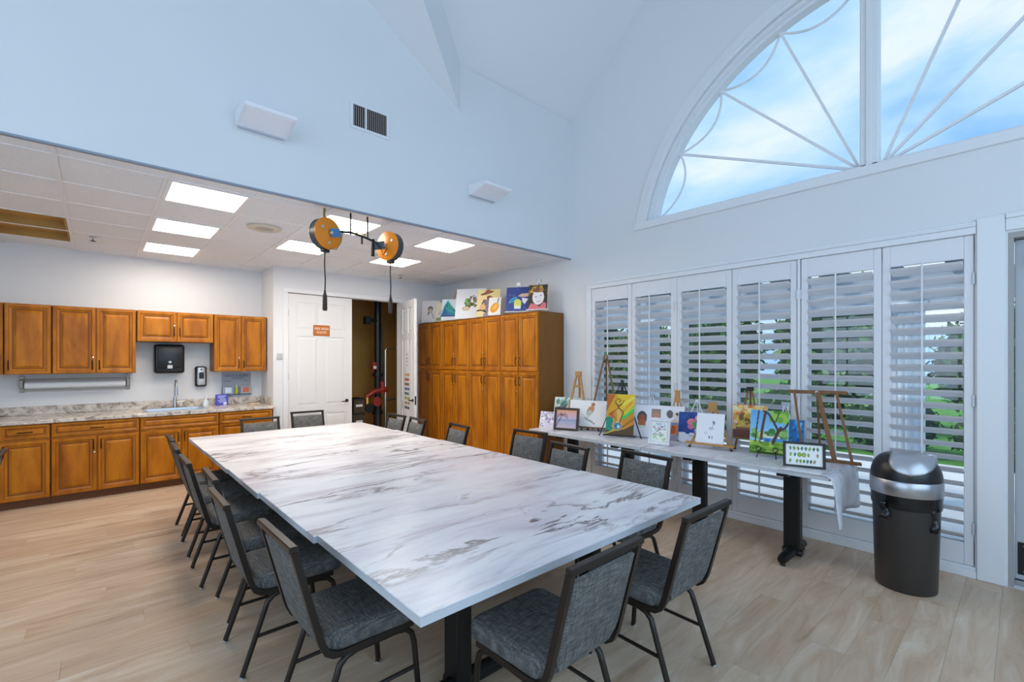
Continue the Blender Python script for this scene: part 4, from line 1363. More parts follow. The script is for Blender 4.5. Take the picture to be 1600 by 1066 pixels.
# ================================================================ trash can
def build_trash():
    t = thing('trash_can', 'tall black half-round trash can with a silver swing lid', 'trash can', (4.27, .565, 0))
    def D(w, d, n=18):
        # half-ellipse bulging to -x, flat back
        return [(-d * math.sin(PI * i / n), w * math.cos(PI * i / n)) for i in range(n + 1)] + [(.04, -w * .96), (.04, w * .96)]
    def loft(levels, m, name, par=t, smooth=True):
        mb = MB()
        n = len(D(1, 1))
        vs, fs = [], []
        for (w, d, z) in levels:
            vs += [(x, y, z) for x, y in D(w, d)]
        for r in range(len(levels) - 1):
            fs += [(r * n + i, r * n + (i + 1) % n, (r + 1) * n + (i + 1) % n, (r + 1) * n + i) for i in range(n)]
        fs += [tuple(range(n))[::-1], tuple((len(levels) - 1) * n + i for i in range(n))]
        return mb.add(vs, fs).build(name, m, par, smooth, angle=50)
    BIN = mat('bin_charcoal', lin('332f2d'), .38)
    loft([(.168, .170, 0), (.172, .175, .01), (.190, .195, .66)], BIN, 'body')
    BAG = mat('bag_black', lin('0c0d10'), .22)
    loft([(.194, .200, .575), (.198, .206, .60), (.196, .203, .63), (.199, .206, .665)], BAG, 'liner_cuff')
    for (y, x, z0, z1, w) in ((.09, -.165, .50, .62, .03), (-.155, -.085, .44, .60, .035)):
        mb = MB()
        vs = []
        for k in range(7):
            q = k / 6
            zz = z1 + (z0 - z1) * q
            for s_ in (-1, 1):
                vs.append((x - .030 - .010 * math.sin(q * 9), y + s_ * w * (.5 + .35 * q) + .012 * math.sin(q * 7), zz))
        mb.add(vs, [(2 * k, 2 * k + 1, 2 * k + 3, 2 * k + 2) for k in range(6)])
        o = mb.build('liner_tail', BAG, t, True)
        sm = o.modifiers.new('thickness', 'SOLIDIFY')
        sm.thickness = .006
    loft([(.201, .209, .665), (.203, .212, .67), (.203, .212, .76), (.199, .207, .768)], mat('band_silver', lin('b4b6bb'), .3, metal=.9), 'rim_band')
    lev = []
    for k in range(9):
        q = k / 8
        lev.append((.196 * math.cos(q * PI / 2) ** .55 + .004, .203 * math.cos(q * PI / 2) ** .45 + .004, .768 + .175 * math.sin(q * PI / 2)))
    loft(lev, mat('dome_black', lin('17181a'), .3), 'dome_lid')
    # swing flap: a curved silver sheet wrapped over the dome, rounded at the lower end
    mb = MB()
    n, mm = 16, 12
    vs = []
    for j in range(n + 1):
        q = 1 - j / n                       # 1 at the top of the dome, 0 near the band
        ang = PI / 2 * (.16 + .84 * q)
        hw = .115 * (1 - (max(0, .42 - q) / .42) ** 2.2) ** .5 + .002
        d_ = .203 * math.cos(ang) ** .45 + .011
        z = .768 + .175 * math.sin(ang) + .006
        for i in range(mm + 1):
            v = (2 * i / mm - 1) * hw - .05
            wmax = .196 * math.cos(ang) ** .55 + .012
            th = math.acos(max(-1, min(1, v / max(wmax, .12))))
            vs.append((-d_ * math.sin(th), v, z))
    mb.add(vs, [(j * (mm + 1) + i, j * (mm + 1) + i + 1, (j + 1) * (mm + 1) + i + 1, (j + 1) * (mm + 1) + i) for j in range(n) for i in range(mm)])
    o = mb.build('swing_flap', mat('flap_silver', lin('b9bcc2'), .32, metal=.7), t, True, angle=70)
    sm = o.modifiers.new('thickness', 'SOLIDIFY')
    sm.thickness = .004
build_trash()

# ================================================================ wall fixtures
def build_fixtures():
    for k, x0 in enumerate((.80, 3.045)):
        t = thing('wall_sconce', ['white wedge wall sconce left of the air vent', 'white wedge wall sconce above the tall cabinets'][k], 'wall light', (x0, YS, 3.40), 0, 'white wedge wall sconces')
        w = .36
        MB().cbox(.0, -.022, .0, w - .0, -.001, .15, .004).build('wall_plate', WHITEP, t)
        # wedge trough: underside slopes up and out
        MB().prism([(-.022, .028), (-.055, .012), (-.325, .066), (-.335, .088), (-.315, .10), (-.022, .13)], 0, w, 'yz').build('trough', mat('sconce_white', lin('ececf1'), .5), t)
        MB().cbox(.015, -.06, .004, w - .015, -.022, .018, .003).build('bottom_rail', mat('sconce_grey', lin('b4bcc8'), .4), t)
        MB().prism([(-.07, .016), (-.072, .012), (-.312, .060), (-.310, .064)], .02, w - .02, 'yz').build('diffuser', mat('sconce_lens', lin('eeeef4'), .55), t)
    v = thing('air_vent', 'white wall air vent with dark vertical slots', 'vent', (1.912, YS, 3.852))
    MB().cbox(-.195, -.012, -.125, .195, -.001, -.098, .003).cbox(-.195, -.012, .098, .195, -.001, .125, .003).cbox(-.195, -.012, -.098, -.165, -.001, .098, .003).cbox(.165, -.012, -.098, .195, -.001, .098, .003).build('frame', WHITEP, v)
    MB().box(-.165, -.003, -.098, .165, -.001, .098).build('backing', mat('vent_dark', lin('0d0b0a'), .9), v)
    sl = MB().box(-.0034, -.008, -.098, .0034, -.003, .098).mesh('slat', mat('vent_slat', lin('9a8f8c'), .5))
    for k in range(17):
        link('slat', sl, v, (-.156 + .0195 * k, 0, 0))
    MB().box(-.052, -.011, -.098, -.036, -.003, .098).build('divider', WHITEP, v)
build_fixtures()

def build_reels():
    b = thing('reel_bracket', 'black hanging bracket between the two orange cord reels', 'bracket', (0, 0, 0))
    for x in (1.76, 1.925):
        MB().tube([(x, 4.205, ZC), (x, 4.205, 2.77)], .008, 6).build('rod', BLACKM, b, True)
    MB().tube([(1.64, 4.195, 2.775), (1.76, 4.205, 2.79), (1.87, 4.205, 2.775), (1.985, 4.20, 2.745)], .011, 8).build('crossbar', BLACKM, b, True)
    MB().cbox(1.962, 4.185, 2.60, 1.990, 4.215, 2.765, .004).build('plate', BLACKM, b)
    MB().tube([(1.87, 4.205, 2.775), (1.87, 4.205, 2.70)], .009, 8).build('hook', BLACKM, b, True)
    YEL = mat('cable_yellow', lin('c9b04a'), .5)
    MB().tube([(1.80, 4.195, 2.79), (1.85, 4.19, 2.80), (1.90, 4.195, 2.785)], .006, 6).build('cable', YEL, b, True)
    BLUE = mat('bracket_blue', lin('4b83b3'), .4)
    def reel(name, c, n, label, arm, plug_z, armmat, cordx):
        t = thing('cord_reel', label, 'cord reel', c, 0, 'orange hanging cord reels')
        nv = Vector((n[0], n[1], 0)).normalized()
        ang = math.atan2(nv.y, nv.x)
        rot = (0, 0, ang)
        # local x = axis of the disc, orange face at +x
        MB().lathe([(.13, .012), (.142, .02), (.142, .028), (.12, .034), (.05, .040), (.03, .046), (.001, .046)], 28, axis='x').build('face_disc', ORANGE, t, True, rot=rot)
        MB().lathe([(.10, -.055), (.137, -.05), (.137, .012), (.13, .014)], 28, axis='x').build('drum', DRUM, t, True, rot=rot)
        MB().lathe([(.001, -.06), (.12, -.058), (.14, -.052), (.14, -.046)], 28, axis='x').build('back_disc', DRUM, t, True, rot=rot)
        for k in range(3):
            a = 2 * PI * k / 3 + .5
            MB().lathe([(.014, .036), (.014, .041), (.009, .042)], 10, (0, .085 * math.cos(a), .085 * math.sin(a)), axis='x').build('bolt', STEEL, t, True, rot=rot)
        MB().lathe([(.018, .04), (.018, .075), (.012, .08)], 12, axis='x').build('hub', STEEL, t, True, rot=rot)
        a0 = nv * .06
        MB().bar((a0.x, a0.y, 0), (arm[0] - c[0], arm[1] - c[1], arm[2] - c[2]), .016, .075).build('arm', armmat, t)
        MB().cbox(-.035, -.03, -.165, .035, .03, -.125, .008).build('cord_guide', BLACK, t, rot=(0, 0, ang + PI / 2), loc=(-nv.x * .02, -nv.y * .02, 0))
        cx, cy = -nv.x * .02, -nv.y * .02
        L = plug_z - c[2]
        cord = MB().tube([(cx, cy, -.16), (cx - .004, cy, -.16 + (L + .16) * .3), (cx + .003, cy, -.16 + (L + .16) * .7), (cx, cy, L)], .006, 6).build('cord', BLACK, t, True)
        MB().tube([(cx, cy, L + .02), (cx, cy, L - .01), (cx, cy, L - .03), (cx, cy, L - .15), (cx, cy, L - .165)], [.008, .012, .019, .021, .017], 10).build('plug', mat('plug_brown', lin('2a1d14'), .4), t, True)
        return t
    r1 = reel('cord_reel', (1.535, 4.20, 2.735), (.32, -.95), 'orange cord reel with dark drum, left of the pair', (1.655, 4.195, 2.765), 2.21, BLUE, 0)
    r2 = reel('cord_reel', (2.147, 4.20, 2.722), (-.945, -.33), 'orange cord reel with dark drum, right of the pair', (1.985, 4.20, 2.70), 2.225, DRUM, 0)
    MB().tube([(-.005, .02, .13), (-.01, .03, .18), (-.005, .03, .235)], .010, 6).build('hang_strap', mat('strap_yellow', lin('8a7a34'), .5), r1, True)
    MB().tube([(.02, -.03, -.13), (.07, -.05, -.14), (.12, -.03, -.06), (.14, -.01, .03)], .005, 6).build('lead_cable', mat('cable_tan', lin('8f7a3c'), .5), r1, True)
    MB().tube([(-.16, 0, .03), (-.11, -.04, -.03), (-.09, -.05, -.11), (-.05, -.06, -.03)], .005, 6).build('lead_cable', BLACK, r2, True)
build_reels()

# ================================================================ pictures
class Art:
    """a small raster of paint, later stored as vertex colours of the picture's own mesh"""
    def __init__(s, w, h, bg='f0efec', res=64):
        s.nx = max(12, int(res * w / max(w, h)))
        s.ny = max(12, int(res * h / max(w, h)))
        s.X, s.Y = np.meshgrid((np.arange(s.nx) + .5) / s.nx, (np.arange(s.ny) + .5) / s.ny)
        s.asp = w / h
        s.c = np.zeros((s.ny, s.nx, 3)) + np.array(lin(bg))

    def put(s, mask, col, a=1.0):
        s.c[mask] = s.c[mask] * (1 - a) + np.array(lin(col)) * a
        return s

    def rect(s, x0, y0, x1, y1, col, a=1.0):
        return s.put((s.X >= x0) & (s.X <= x1) & (s.Y >= y0) & (s.Y <= y1), col, a)

    def ell(s, cx, cy, rx, ry, col, rot=0, a=1.0):
        c, k = math.cos(R(rot)), math.sin(R(rot))
        dx, dy = (s.X - cx) * s.asp, s.Y - cy
        u, v = dx * c + dy * k, -dx * k + dy * c
        return s.put((u / (rx * s.asp)) ** 2 + (v / ry) ** 2 <= 1, col, a)

    def line(s, pts, w, col, a=1.0):
        d = np.full(s.X.shape, 9.0)
        for (x0, y0), (x1, y1) in zip(pts, pts[1:]):
            ax, ay, bx, by = x0 * s.asp, y0, x1 * s.asp, y1
            L = (bx - ax) ** 2 + (by - ay) ** 2 + 1e-9
            t = np.clip(((s.X * s.asp - ax) * (bx - ax) + (s.Y - ay) * (by - ay)) / L, 0, 1)
            d = np.minimum(d, np.hypot(s.X * s.asp - ax - t * (bx - ax), s.Y - ay - t * (by - ay)))
        return s.put(d <= w / 2, col, a)

    def poly(s, pts, col, a=1.0):
        m = np.zeros(s.X.shape, bool)
        n = len(pts)
        for i in range(n):
            x0, y0 = pts[i]
            x1, y1 = pts[(i + 1) % n]
            cond = ((y0 > s.Y) != (y1 > s.Y)) & (s.X < (x1 - x0) * (s.Y - y0) / (y1 - y0 + 1e-12) + x0)
            m ^= cond
        return s.put(m, col, a)

    def grad(s, y0, y1, c0, c1):
        t = np.clip((s.Y - y0) / (y1 - y0), 0, 1)[..., None]
        m = (s.Y >= y0) & (s.Y <= y1)
        g = np.array(lin(c0)) * (1 - t) + np.array(lin(c1)) * t
        s.c[m] = g[m]
        return s

    def dabs(s, n, box, size, cols, seed=1, rot=None):
        r = random.Random(seed)
        for _ in range(n):
            x = box[0] + r.random() * (box[2] - box[0])
            y = box[1] + r.random() * (box[3] - box[1])
            k = size * (.6 + .8 * r.random())
            s.ell(x, y, k / s.asp, k * (.5 if rot is not None else 1), r.choice(cols), rot if rot is not None else 0)
        return s

def picture(name, label, w, h, loc, rotz, lean, art, thick=.018, frame=None, mount=0.0, group=None):
    """canvas or framed picture; origin at the middle of its bottom edge, facing local -y, leaning back"""
    t = thing(name, label, 'painting' if frame is None else 'picture', loc, (R(-lean), 0, R(rotz)), group)
    MB().cbox(-w / 2, 0, 0, w / 2, thick, h, .002).build('canvas', CANVAS, t)
    me = bpy.data.meshes.new('picture_face')
    nx, ny = art.nx, art.ny
    fw = frame[1] if frame else 0
    x0, x1, z0, z1 = -w / 2 + fw + mount, w / 2 - fw - mount, fw + mount, h - fw - mount
    xs = np.linspace(x0, x1, nx)
    zs = np.linspace(z0, z1, ny)
    gx, gz = np.meshgrid(xs, zs)
    vs = np.stack([gx.ravel(), np.full(nx * ny, -.0012), gz.ravel()], 1)
    fs = [(j * nx + i, j * nx + i + 1, (j + 1) * nx + i + 1, (j + 1) * nx + i) for j in range(ny - 1) for i in range(nx - 1)]
    me.from_pydata(vs.tolist(), [], fs)
    ca = me.color_attributes.new('paint', 'FLOAT_COLOR', 'POINT')
    ca.data.foreach_set('color', np.concatenate([art.c.reshape(-1, 3), np.ones((nx * ny, 1))], 1).astype(np.float32).ravel())
    me.materials.append(PAINT)
    link('picture_face', me, t)
    if frame:
        m, f_ = frame
        for (a, b, c, d) in ((-w / 2, 0, w / 2, f_), (-w / 2, h - f_, w / 2, h), (-w / 2, f_, -w / 2 + f_, h - f_), (w / 2 - f_, f_, w / 2, h - f_)):
            MB().cbox(a, -.012, b, c, thick + .004, d, .003).build('frame_bar', m, t)
    return t

def easel(label, h, spread, ledge_z, ledge_w, loc, rotz, m, thick=.012, lean=.28, rear=.32, tip=None, group='small display easels', cross=None):
    """tripod easel: two front legs meeting at the top, rear leg, ledge; local front is -y"""
    t = thing('display_easel', label, 'easel', loc, (0, 0, R(rotz)), group)
    ay = lean * h
    for s in (-1, 1):
        MB().bar((s * spread / 2, 0, 0), (s * thick * .6, ay, h), thick, thick * .8).build('leg', m, t)
    MB().bar((0, ay + rear * h * .6, 0), (0, ay + thick, h * .96), thick, thick * .8).build('rear_leg', m, t)
    if ledge_w:
        q = ledge_z / h
        MB().cbox(-ledge_w / 2, ay * q - thick * 1.6, ledge_z, ledge_w / 2, ay * q, ledge_z + thick * .9, .002).build('ledge', m, t)
    if cross:
        q = cross / h
        MB().bar((-spread / 2 * (1 - q), ay * q, cross), (spread / 2 * (1 - q), ay * q, cross), thick * .8, thick).build('crossbar', m, t)
    if tip:
        MB().cbox(-tip[0] / 2, ay - thick, h - tip[1], tip[0] / 2, ay + thick, h + .006, .003).build('top_block', tip[2] if len(tip) > 2 else m, t)
    for s in (-1, 1):
        MB().lathe([(thick * .7, 0), (thick * .8, .008), (thick * .5, .014)], 8, (s * spread / 2, 0, 0)).build('foot', BLACK, t, True)
    return t

def picture_easel(label, pic, rotz, lean, lz, h, spread, ledge_w, m, thick=.012, tp=.018, tip=None, rear=.2, group='small display easels', cross=None):
    """easel whose legs run just behind a picture standing on its ledge; pic = (x, y) of the picture's bottom edge"""
    tl = math.tan(R(lean))
    c = tp / math.cos(R(lean)) + thick * .9 + .003 - tl * lz
    a = R(rotz)
    loc = (pic[0] - math.sin(a) * c, pic[1] + math.cos(a) * c, pic[2])
    t = easel(label, h, spread, 0, 0, loc, rotz, m, thick, tl, rear, tip, group, cross)
    y = tl * lz
    MB().cbox(-ledge_w / 2, y - tp - thick - .018, lz - thick - .001, ledge_w / 2, y + thick * .2, lz - .001, .002).build('ledge', m, t)
    return t

def build_cabinet_top_art():
    z = TZ + .012
    G = 'paintings on top of the tall cabinets'
    # pencil portrait
    a = Art(.34, .41, 'e9e9ec').ell(.47, .58, .13, .13, '8a8078').ell(.47, .56, .09, .10, 'd8d0c8').line([(.34, .42), (.42, .48), (.36, .34)], .035, '5f5854').line([(.55, .45), (.62, .32), (.66, .2)], .03, '7d7468').ell(.42, .6, .03, .03, '3c3838').ell(.53, .6, .03, .03, '3c3838').line([(.36, .66), (.47, .72), (.58, .66)], .05, '4a4440')
    picture('canvas_painting', 'white canvas with a small pencil portrait, beside the open door', .34, .40, (4.40, 7.06, z + .02), -52, 10, a, group=G)
    a = Art(.29, .33, 'e8dfc4').poly([(.1, .2), (.9, .25), (.8, .7), (.3, .55)], 'b9cbe2').ell(.55, .45, .22, .12, '8aa3c4').rect(.05, .05, .95, .2, '93a86b').ell(.7, .3, .07, .07, '8e3a4a').line([(.2, .5), (.8, .78)], .03, '6a5a50').ell(.3, .3, .12, .08, 'dfe6ee').dabs(30, (.2, .2, .8, .6), .035, ['7f93b4', 'dfe6ee', '9fb0c8', '5f7a6a'], 3)
    picture('canvas_painting', 'cream canvas with a pale landscape, partly behind the teal wave', .29, .34, (4.45, 6.72, z + .02), -54, 10, a, group=G)
    a = Art(.33, .36, 'd9e8f0').poly([(0, .25), (.15, .7), (.32, .98), (.5, .75), (.72, .5), (1, .45), (1, .2), (0, .2)], '1e7f95').poly([(.0, .2), (.2, .55), (.35, .3), (.6, .22)], '1b5f9e').poly([(.3, .9), (.45, .72), (.6, .5), (.5, .4), (.35, .6)], '2a9a86').line([(.15, .7), (.32, .95), (.5, .72), (.72, .5)], .04, '8fd3dc').line([(.25, .6), (.4, .45), (.7, .35)], .03, '57b8c4').rect(0, 0, 1, .17, 'e3e9f0').rect(0, .17, 1, .22, '1b3f7a')
    picture('canvas_painting', 'canvas of a teal wave on white', .33, .36, (4.385, 6.41, z + .02), -54, 10, a, group=G)
    easel('pale wooden easel peeking out behind the teal wave canvas', .52, .26, .02, .0, (4.52, 6.45, z), -54, PINE, .012, .12, .2)
    a = Art(.5, .5, 'e6e9ee', 80).dabs(26, (.34, .42, .68, .76), .045, ['5f8f4a', '7fae5a', '4a7a3a', '86b06a'], 4).dabs(14, (.44, .40, .72, .72), .032, ['9c4a44', '7e5244', 'b06a5a', '5a4a3a'], 5).ell(.36, .34, .13, .07, 'c4a888').ell(.36, .35, .09, .04, 'd9c8b4').line([(.40, .42), (.55, .70)], .016, '4a7a3a').line([(.42, .42), (.66, .58)], .016, '3f6a34')
    picture('canvas_painting', 'large white canvas with a leafy plant study', .50, .50, (4.40, 5.90, z + .012), -57, 12, a, group=G)
    a = Art(.36, .43, 'efd9a0', 80).rect(0, .75, 1, 1, 'eadc9a').ell(.42, .86, .30, .045, '8a4a3c', 14).ell(.46, .91, .13, .07, '9c5a48', 14).ell(.55, .66, .13, .11, 'c47a5c').ell(.50, .70, .08, .06, '7a4a3e').poly([(.26, .62), (.52, .62), (.62, .3), (.5, .12), (.34, .35)], '8e7a86').line([(.3, .6), (.22, .45), (.32, .3), (.44, .12)], .05, '6e5560').line([(.02, .22), (.2, .25), (.4, .18)], .06, '4a3024').line([(.52, .6), (.62, .4), (.56, .2)], .04, '4a3a40').ell(.25, .35, .14, .10, 'e8b98a').rect(.3, .0, .62, .12, '9a92b4')
    picture('canvas_painting', 'yellow canvas of a woman in a brown hat', .36, .43, (4.40, 5.44, z + .012), -57, 11, a, group=G)
    a = Art(.19, .26, 'eceae4').ell(.5, .42, .3, .30, 'e39a22', -35).ell(.55, .48, .14, .2, 'f0b548', -35).line([(.72, .70), (.78, .95)], .05, '4a4034')
    picture('canvas_painting', 'small white canvas with an orange gourd in front of the hat lady', .19, .27, (4.335, 5.21, z + .012), -60, 11, a, group=G)
    a = Art(.34, .36, '2a3f86', 80).dabs(60, (0, 0, 1, 1), .04, ['243a80', '34509c', '2a4690', '3d5aa6'], 6).ell(.5, .3, .16, .20, 'd9dd66').rect(.36, .10, .64, .22, 'dfe9e4').line([(.37, .33), (.63, .33)], .02, 'b3b84a').line([(.37, .42), (.63, .42)], .02, 'b3b84a').poly([(.5, .62), (.65, .72), (1, .74), (1, .6), (.7, .58)], 'd6b8a4').poly([(.68, .55), (.95, .5), (.8, .28), (.7, .4)], 'e4e8ee').ell(.3, .47, .20, .07, '3fb6cc', 35).ell(.3, .47, .15, .035, '2a64a8', 35)
    picture('canvas_painting', 'dark blue canvas with a hand and yellow jar', .34, .35, (4.42, 4.80, z + .045), -58, 9, a, group=G)
    a = Art(.27, .34, '2e2a22', 80).dabs(40, (0, .6, 1, 1), .07, ['c9a63a', '8a6a24', 'd8bc5a', '4a3a1c', '3a3020'], 8).ell(.52, .48, .30, .30, 'e8e2e2').ell(.5, .78, .3, .10, '9a6a3a').dabs(16, (.3, .72, .75, .85), .05, ['7a4a2c', 'b08040', '8a5a30'], 9).poly([(0, 0), (.15, .25), (.4, .2), (.6, .1), (.8, .28), (1, .2), (1, 0)], 'd8747a').ell(.40, .5, .05, .022, '6a80a4').ell(.66, .56, .05, .022, '6a80a4').line([(.45, .32), (.55, .29), (.66, .36)], .02, 'b06a72').line([(.53, .5), (.56, .42)], .012, 'c4b4b4').rect(.93, 0, 1, .6, '241f1a')
    picture('canvas_painting', 'portrait canvas of a child with golden hair at the cabinet end', .27, .34, (4.44, 4.42, z + .045), -62, 9, a, group=G)
    SIL = mat('easel_silver', lin('9a9ea2'), .35, metal=.8)
    picture_easel('white tabletop easel under the dark blue canvas', (4.42, 4.80, z), -58, 9, .045, .46, .30, .36, WHITEP, .014, tip=(.06, .05, SIL))
    picture_easel('white tabletop easel under the child portrait', (4.44, 4.42, z), -62, 9, .045, .46, .28, .32, WHITEP, .014, tip=(.06, .06, SIL))
build_cabinet_top_art()

def build_table_art():
    z = ZT + .001
    G = 'pictures on the side table'
    E = 'easels on the side table'
    SIL = mat('easel_silver', lin('9a9ea2'), .35, metal=.8)
    BFR = mat('frame_black', lin('1c1a1a'), .4)
    DFR = mat('frame_brown', lin('3a2c24'), .4)
    WFR = mat('frame_white', lin('e6eaee'), .4)
    # left group
    a = Art(.2, .2, 'dcd4e4').dabs(50, (0, 0, 1, 1), .07, ['f2f0f4', 'e9e6ee', 'b9aecb', '9a90b4'], 11).dabs(22, (.0, .0, 1, 1), .03, ['8a80a0', 'cfc6dc'], 12)
    picture('floral_canvas', 'small lilac and white floral canvas beside the palm picture', .21, .205, (4.185, 4.005, z), -74, 14, a, group=G)
    a = Art(.5, .34, 'cfdcd8').dabs(26, (0, .3, .5, 1), .09, ['6a9a8a', '4f7f74', '9cc0b4', 'e4eae6'], 13, 50).ell(.2, .62, .17, .07, '3f4a50', 25).ell(.26, .68, .1, .04, '6a7a80', 25)
    picture('leaf_canvas', 'canvas of grey-green leaves behind the palm picture', .46, .36, (4.42, 3.83, z + .02), -72, 12, a, group=G)
    a = Art(.27, .22, 'efc9a4').grad(0, .45, 'c9b6c4', '9aa4c4').grad(.45, 1, 'b8b4dc', 'f0a878').rect(0, .42, 1, .48, '8a94b0').line([(.02, .1), (.15, .4), (.3, .72)], .04, '5a3a2c')
    for an in (20, 60, 110, 150, 190, -20):
        a.line([(.3, .72), (.3 + .22 * math.cos(R(an)), .72 + .2 * math.sin(R(an)) - .06), (.3 + .28 * math.cos(R(an)), .66 + .16 * math.sin(R(an)) - .1)], .03, '6a4428')
    a.dabs(10, (.2, .1, 1, .4), .03, ['e4d4d0', 'b4a4b8', 'dcb8a0'], 14, 0)
    picture('palm_picture', 'dark framed sunset picture with a palm tree', .315, .272, (4.203, 3.703, z), -71, 10, a, .02, (DFR, .026), group=G)
    a = Art(.54, .32, 'f0eeec').rect(0, 0, .24, .12, 'd8d4d0').ell(.50, .60, .075, .20, 'a8a49c', -28).ell(.535, .68, .06, .11, 'd08a5a', -28).ell(.56, .84, .045, .07, 'b07a50').ell(.49, .52, .05, .11, 'cfc4b4', -28).line([(.40, .30), (.52, .22), (.62, .12)], .035, '6a6058').line([(.35, .32), (.46, .36)], .02, '8a8078').rect(.86, .3, 1, .85, '9fb4cc').rect(.88, .35, .98, .8, '6f8cb0').line([(.86, .55), (1, .55)], .02, 'dfe6ee')
    picture('bird_canvas', 'white canvas with an orange-breasted bird on a twig', .53, .315, (4.385, 3.49, z + .050), -72, 12, a, group=G)
    picture_easel('wooden easel carrying the bird canvas', (4.385, 3.49, z), -72, 12, .050, .30, .22, .42, OAK, .014, group=E)
    easel('pale wooden A-shaped easel at the left end of the side table', .70, .30, .06, .0, (4.42, 3.72, z), -70, PINE, .026, .12, .18, (.07, .05), group=E, cross=.52)
    easel('tall brown A-shaped easel behind the bird canvas', .91, .40, .1, .0, (4.50, 3.36, z), -68, OAK, .020, .10, .10, group=E)
    # swirl painting on a black easel
    a = Art(.305, .45, 'd9a21e', 110)
    a.poly([(0, .55), (.3, .98), (0, 1)], 'b8641c').poly([(.35, 1), (1, 1), (1, .55), (.6, .45), (.45, .8)], 'e6c22a').poly([(.3, .3), (.6, .45), (1, .75), (1, .25), (.7, .15)], 'd08a22').poly([(0, .12), (0, .42), (.22, .48), (.3, .2), (.2, .08)], '1f8a72').poly([(0, 0), (0, .12), (.25, .08), (.7, .16), (1, .28), (1, 0)], '5a4426').poly([(.1, .5), (.35, .62), (.3, .4), (.15, .42)], 'c8702a').line([(.62, .42), (.95, .62)], .07, '3fc25a').line([(.7, .52), (1, .7)], .035, '9ad84a').line([(.6, .75), (.95, .92)], .06, 'f0dc5a').line([(.55, .55), (.9, .8)], .05, 'dca02a').line([(.6, .2), (1, .42)], .05, 'a86a1c').line([(.02, .03), (.25, .1)], .03, 'b8b83a')
    a.poly([(.20, .50), (.36, .62), (.44, .66), (.56, .58), (.60, .52), (.52, .40), (.49, .32), (.36, .32), (.34, .40)], 'd08a3a').poly([(.36, .60), (.44, .66), (.52, .58), (.54, .48), (.46, .34), (.42, .34)], 'e0b85a').poly([(.08, .50), (.30, .60), (.22, .44)], 'c4602a')
    a.ell(.41, .22, .19, .115, 'e0c890').ell(.42, .215, .15, .092, 'b87a3a').ell(.42, .215, .12, .075, '2f8fb0').ell(.45, .205, .05, .04, 'bfe0e6').ell(.36, .22, .03, .03, '1f5f80')
    sp = [(.436 + (.020 + .0072 * k) / a.asp * math.cos(k * .55 - 1.2), .825 + (.020 + .0072 * k) * math.sin(k * .55 - 1.2)) for k in range(15)]
    a.ell(.436, .825, .125, .085, 'd8b82a')
    a.line(sp, .016, '1e1c14')
    a.line([(.33, .77), (.42, .70), (.44, .68), (.42, .66), (.52, .62), (.60, .57), (.61, .51), (.52, .38), (.49, .30)], .018, '1e1c14').line([(.54, .77), (.45, .70)], .016, '1e1c14').line([(.42, .66), (.28, .58), (.06, .48)], .014, '7a3a18').line([(.20, .50), (.32, .42), (.34, .32), (.24, .24), (.24, .18), (.32, .12), (.44, .10), (.56, .14), (.60, .22), (.52, .30)], .013, '8a4a20')
    picture('swirl_painting', 'bright yellow and green swirl painting on a black easel', .305, .45, (4.262, 2.975, z + .025), -67, 12, a, .018, group=G)
    picture_easel('thin black metal easel holding the swirl painting', (4.262, 2.975, z), -67, 12, .025, .62, .46, .36, BLACKM, .010, tip=(.03, .12, BLACK), group=E)
    # pets canvas
    a = Art(.53, .36, 'eceaf0', 90).ell(.17, .60, .10, .20, '5a4a48').ell(.17, .55, .07, .14, 'a8543a').ell(.17, .42, .08, .12, 'b4683e').rect(.10, .30, .26, .36, 'd8dcc8').rect(.36, .62, .54, .88, '9a8478').ell(.45, .70, .08, .08, 'c08a74').ell(.72, .75, .065, .12, '6a625e').ell(.84, .72, .06, .12, 'e0d4cc').ell(.86, .76, .025, .05, '4a4442').ell(.82, .45, .07, .16, 'e4c8b4').rect(.76, .12, .9, .28, 'b8aebc')
    picture('pets_canvas', 'white canvas with small pet portraits behind the wildflower frame', .53, .35, (4.475, 2.635, z + .010), -74, 10, a, group=G)
    picture_easel('white easel with silver top behind the pet portraits', (4.485, 2.735, z), -74, 10, .012, .46, .24, .20, WHITEP, .010, tip=(.05, .05, SIL), group=E, rear=.1)
    easel('small pine easel with cross-shaped top between the shutters', .52, .20, .02, .0, (4.575, 2.47, z), -76, PINE, .015, .06, .06, (.05, .12), group=E)
    a = Art(.2, .25, 'f2f4f2').dabs(16, (.15, .82, .85, .95), .035, ['a9bfd8', 'c4d4e4'], 15).dabs(26, (.15, .35, .85, .8), .05, ['b0a4ac', '8f8a90', 'd0c4cc', 'a8b49c'], 16).dabs(26, (.1, .05, .9, .4), .04, ['9ac47a', '7fae5a', 'b8d89a'], 17, 80)
    picture('wildflower_picture', 'small white framed wildflower picture', .215, .25, (4.186, 2.455, z), -82, 10, a, .014, (WFR, .016), .012, group=G)
    a = Art(.08, .2, 'c8743a').rect(0, 0, 1, .35, '8f8aa0').ell(.5, .62, .28, .22, 'b0522a').rect(0, .85, 1, 1, '7a86a8')
    picture('orange_card', 'small orange and grey card standing beside the vase painting', .09, .19, (4.50, 2.475, z), -84, 8, a, .006, group=G)
    a = Art(.05, .15, '5f8a4a').rect(0, .7, 1, 1, '4a5a70').rect(0, 0, 1, .3, '8fb04a')
    picture('green_card', 'small green card behind the wildflower frame', .06, .155, (4.29, 2.60, z), -80, 8, a, .006, group=G)
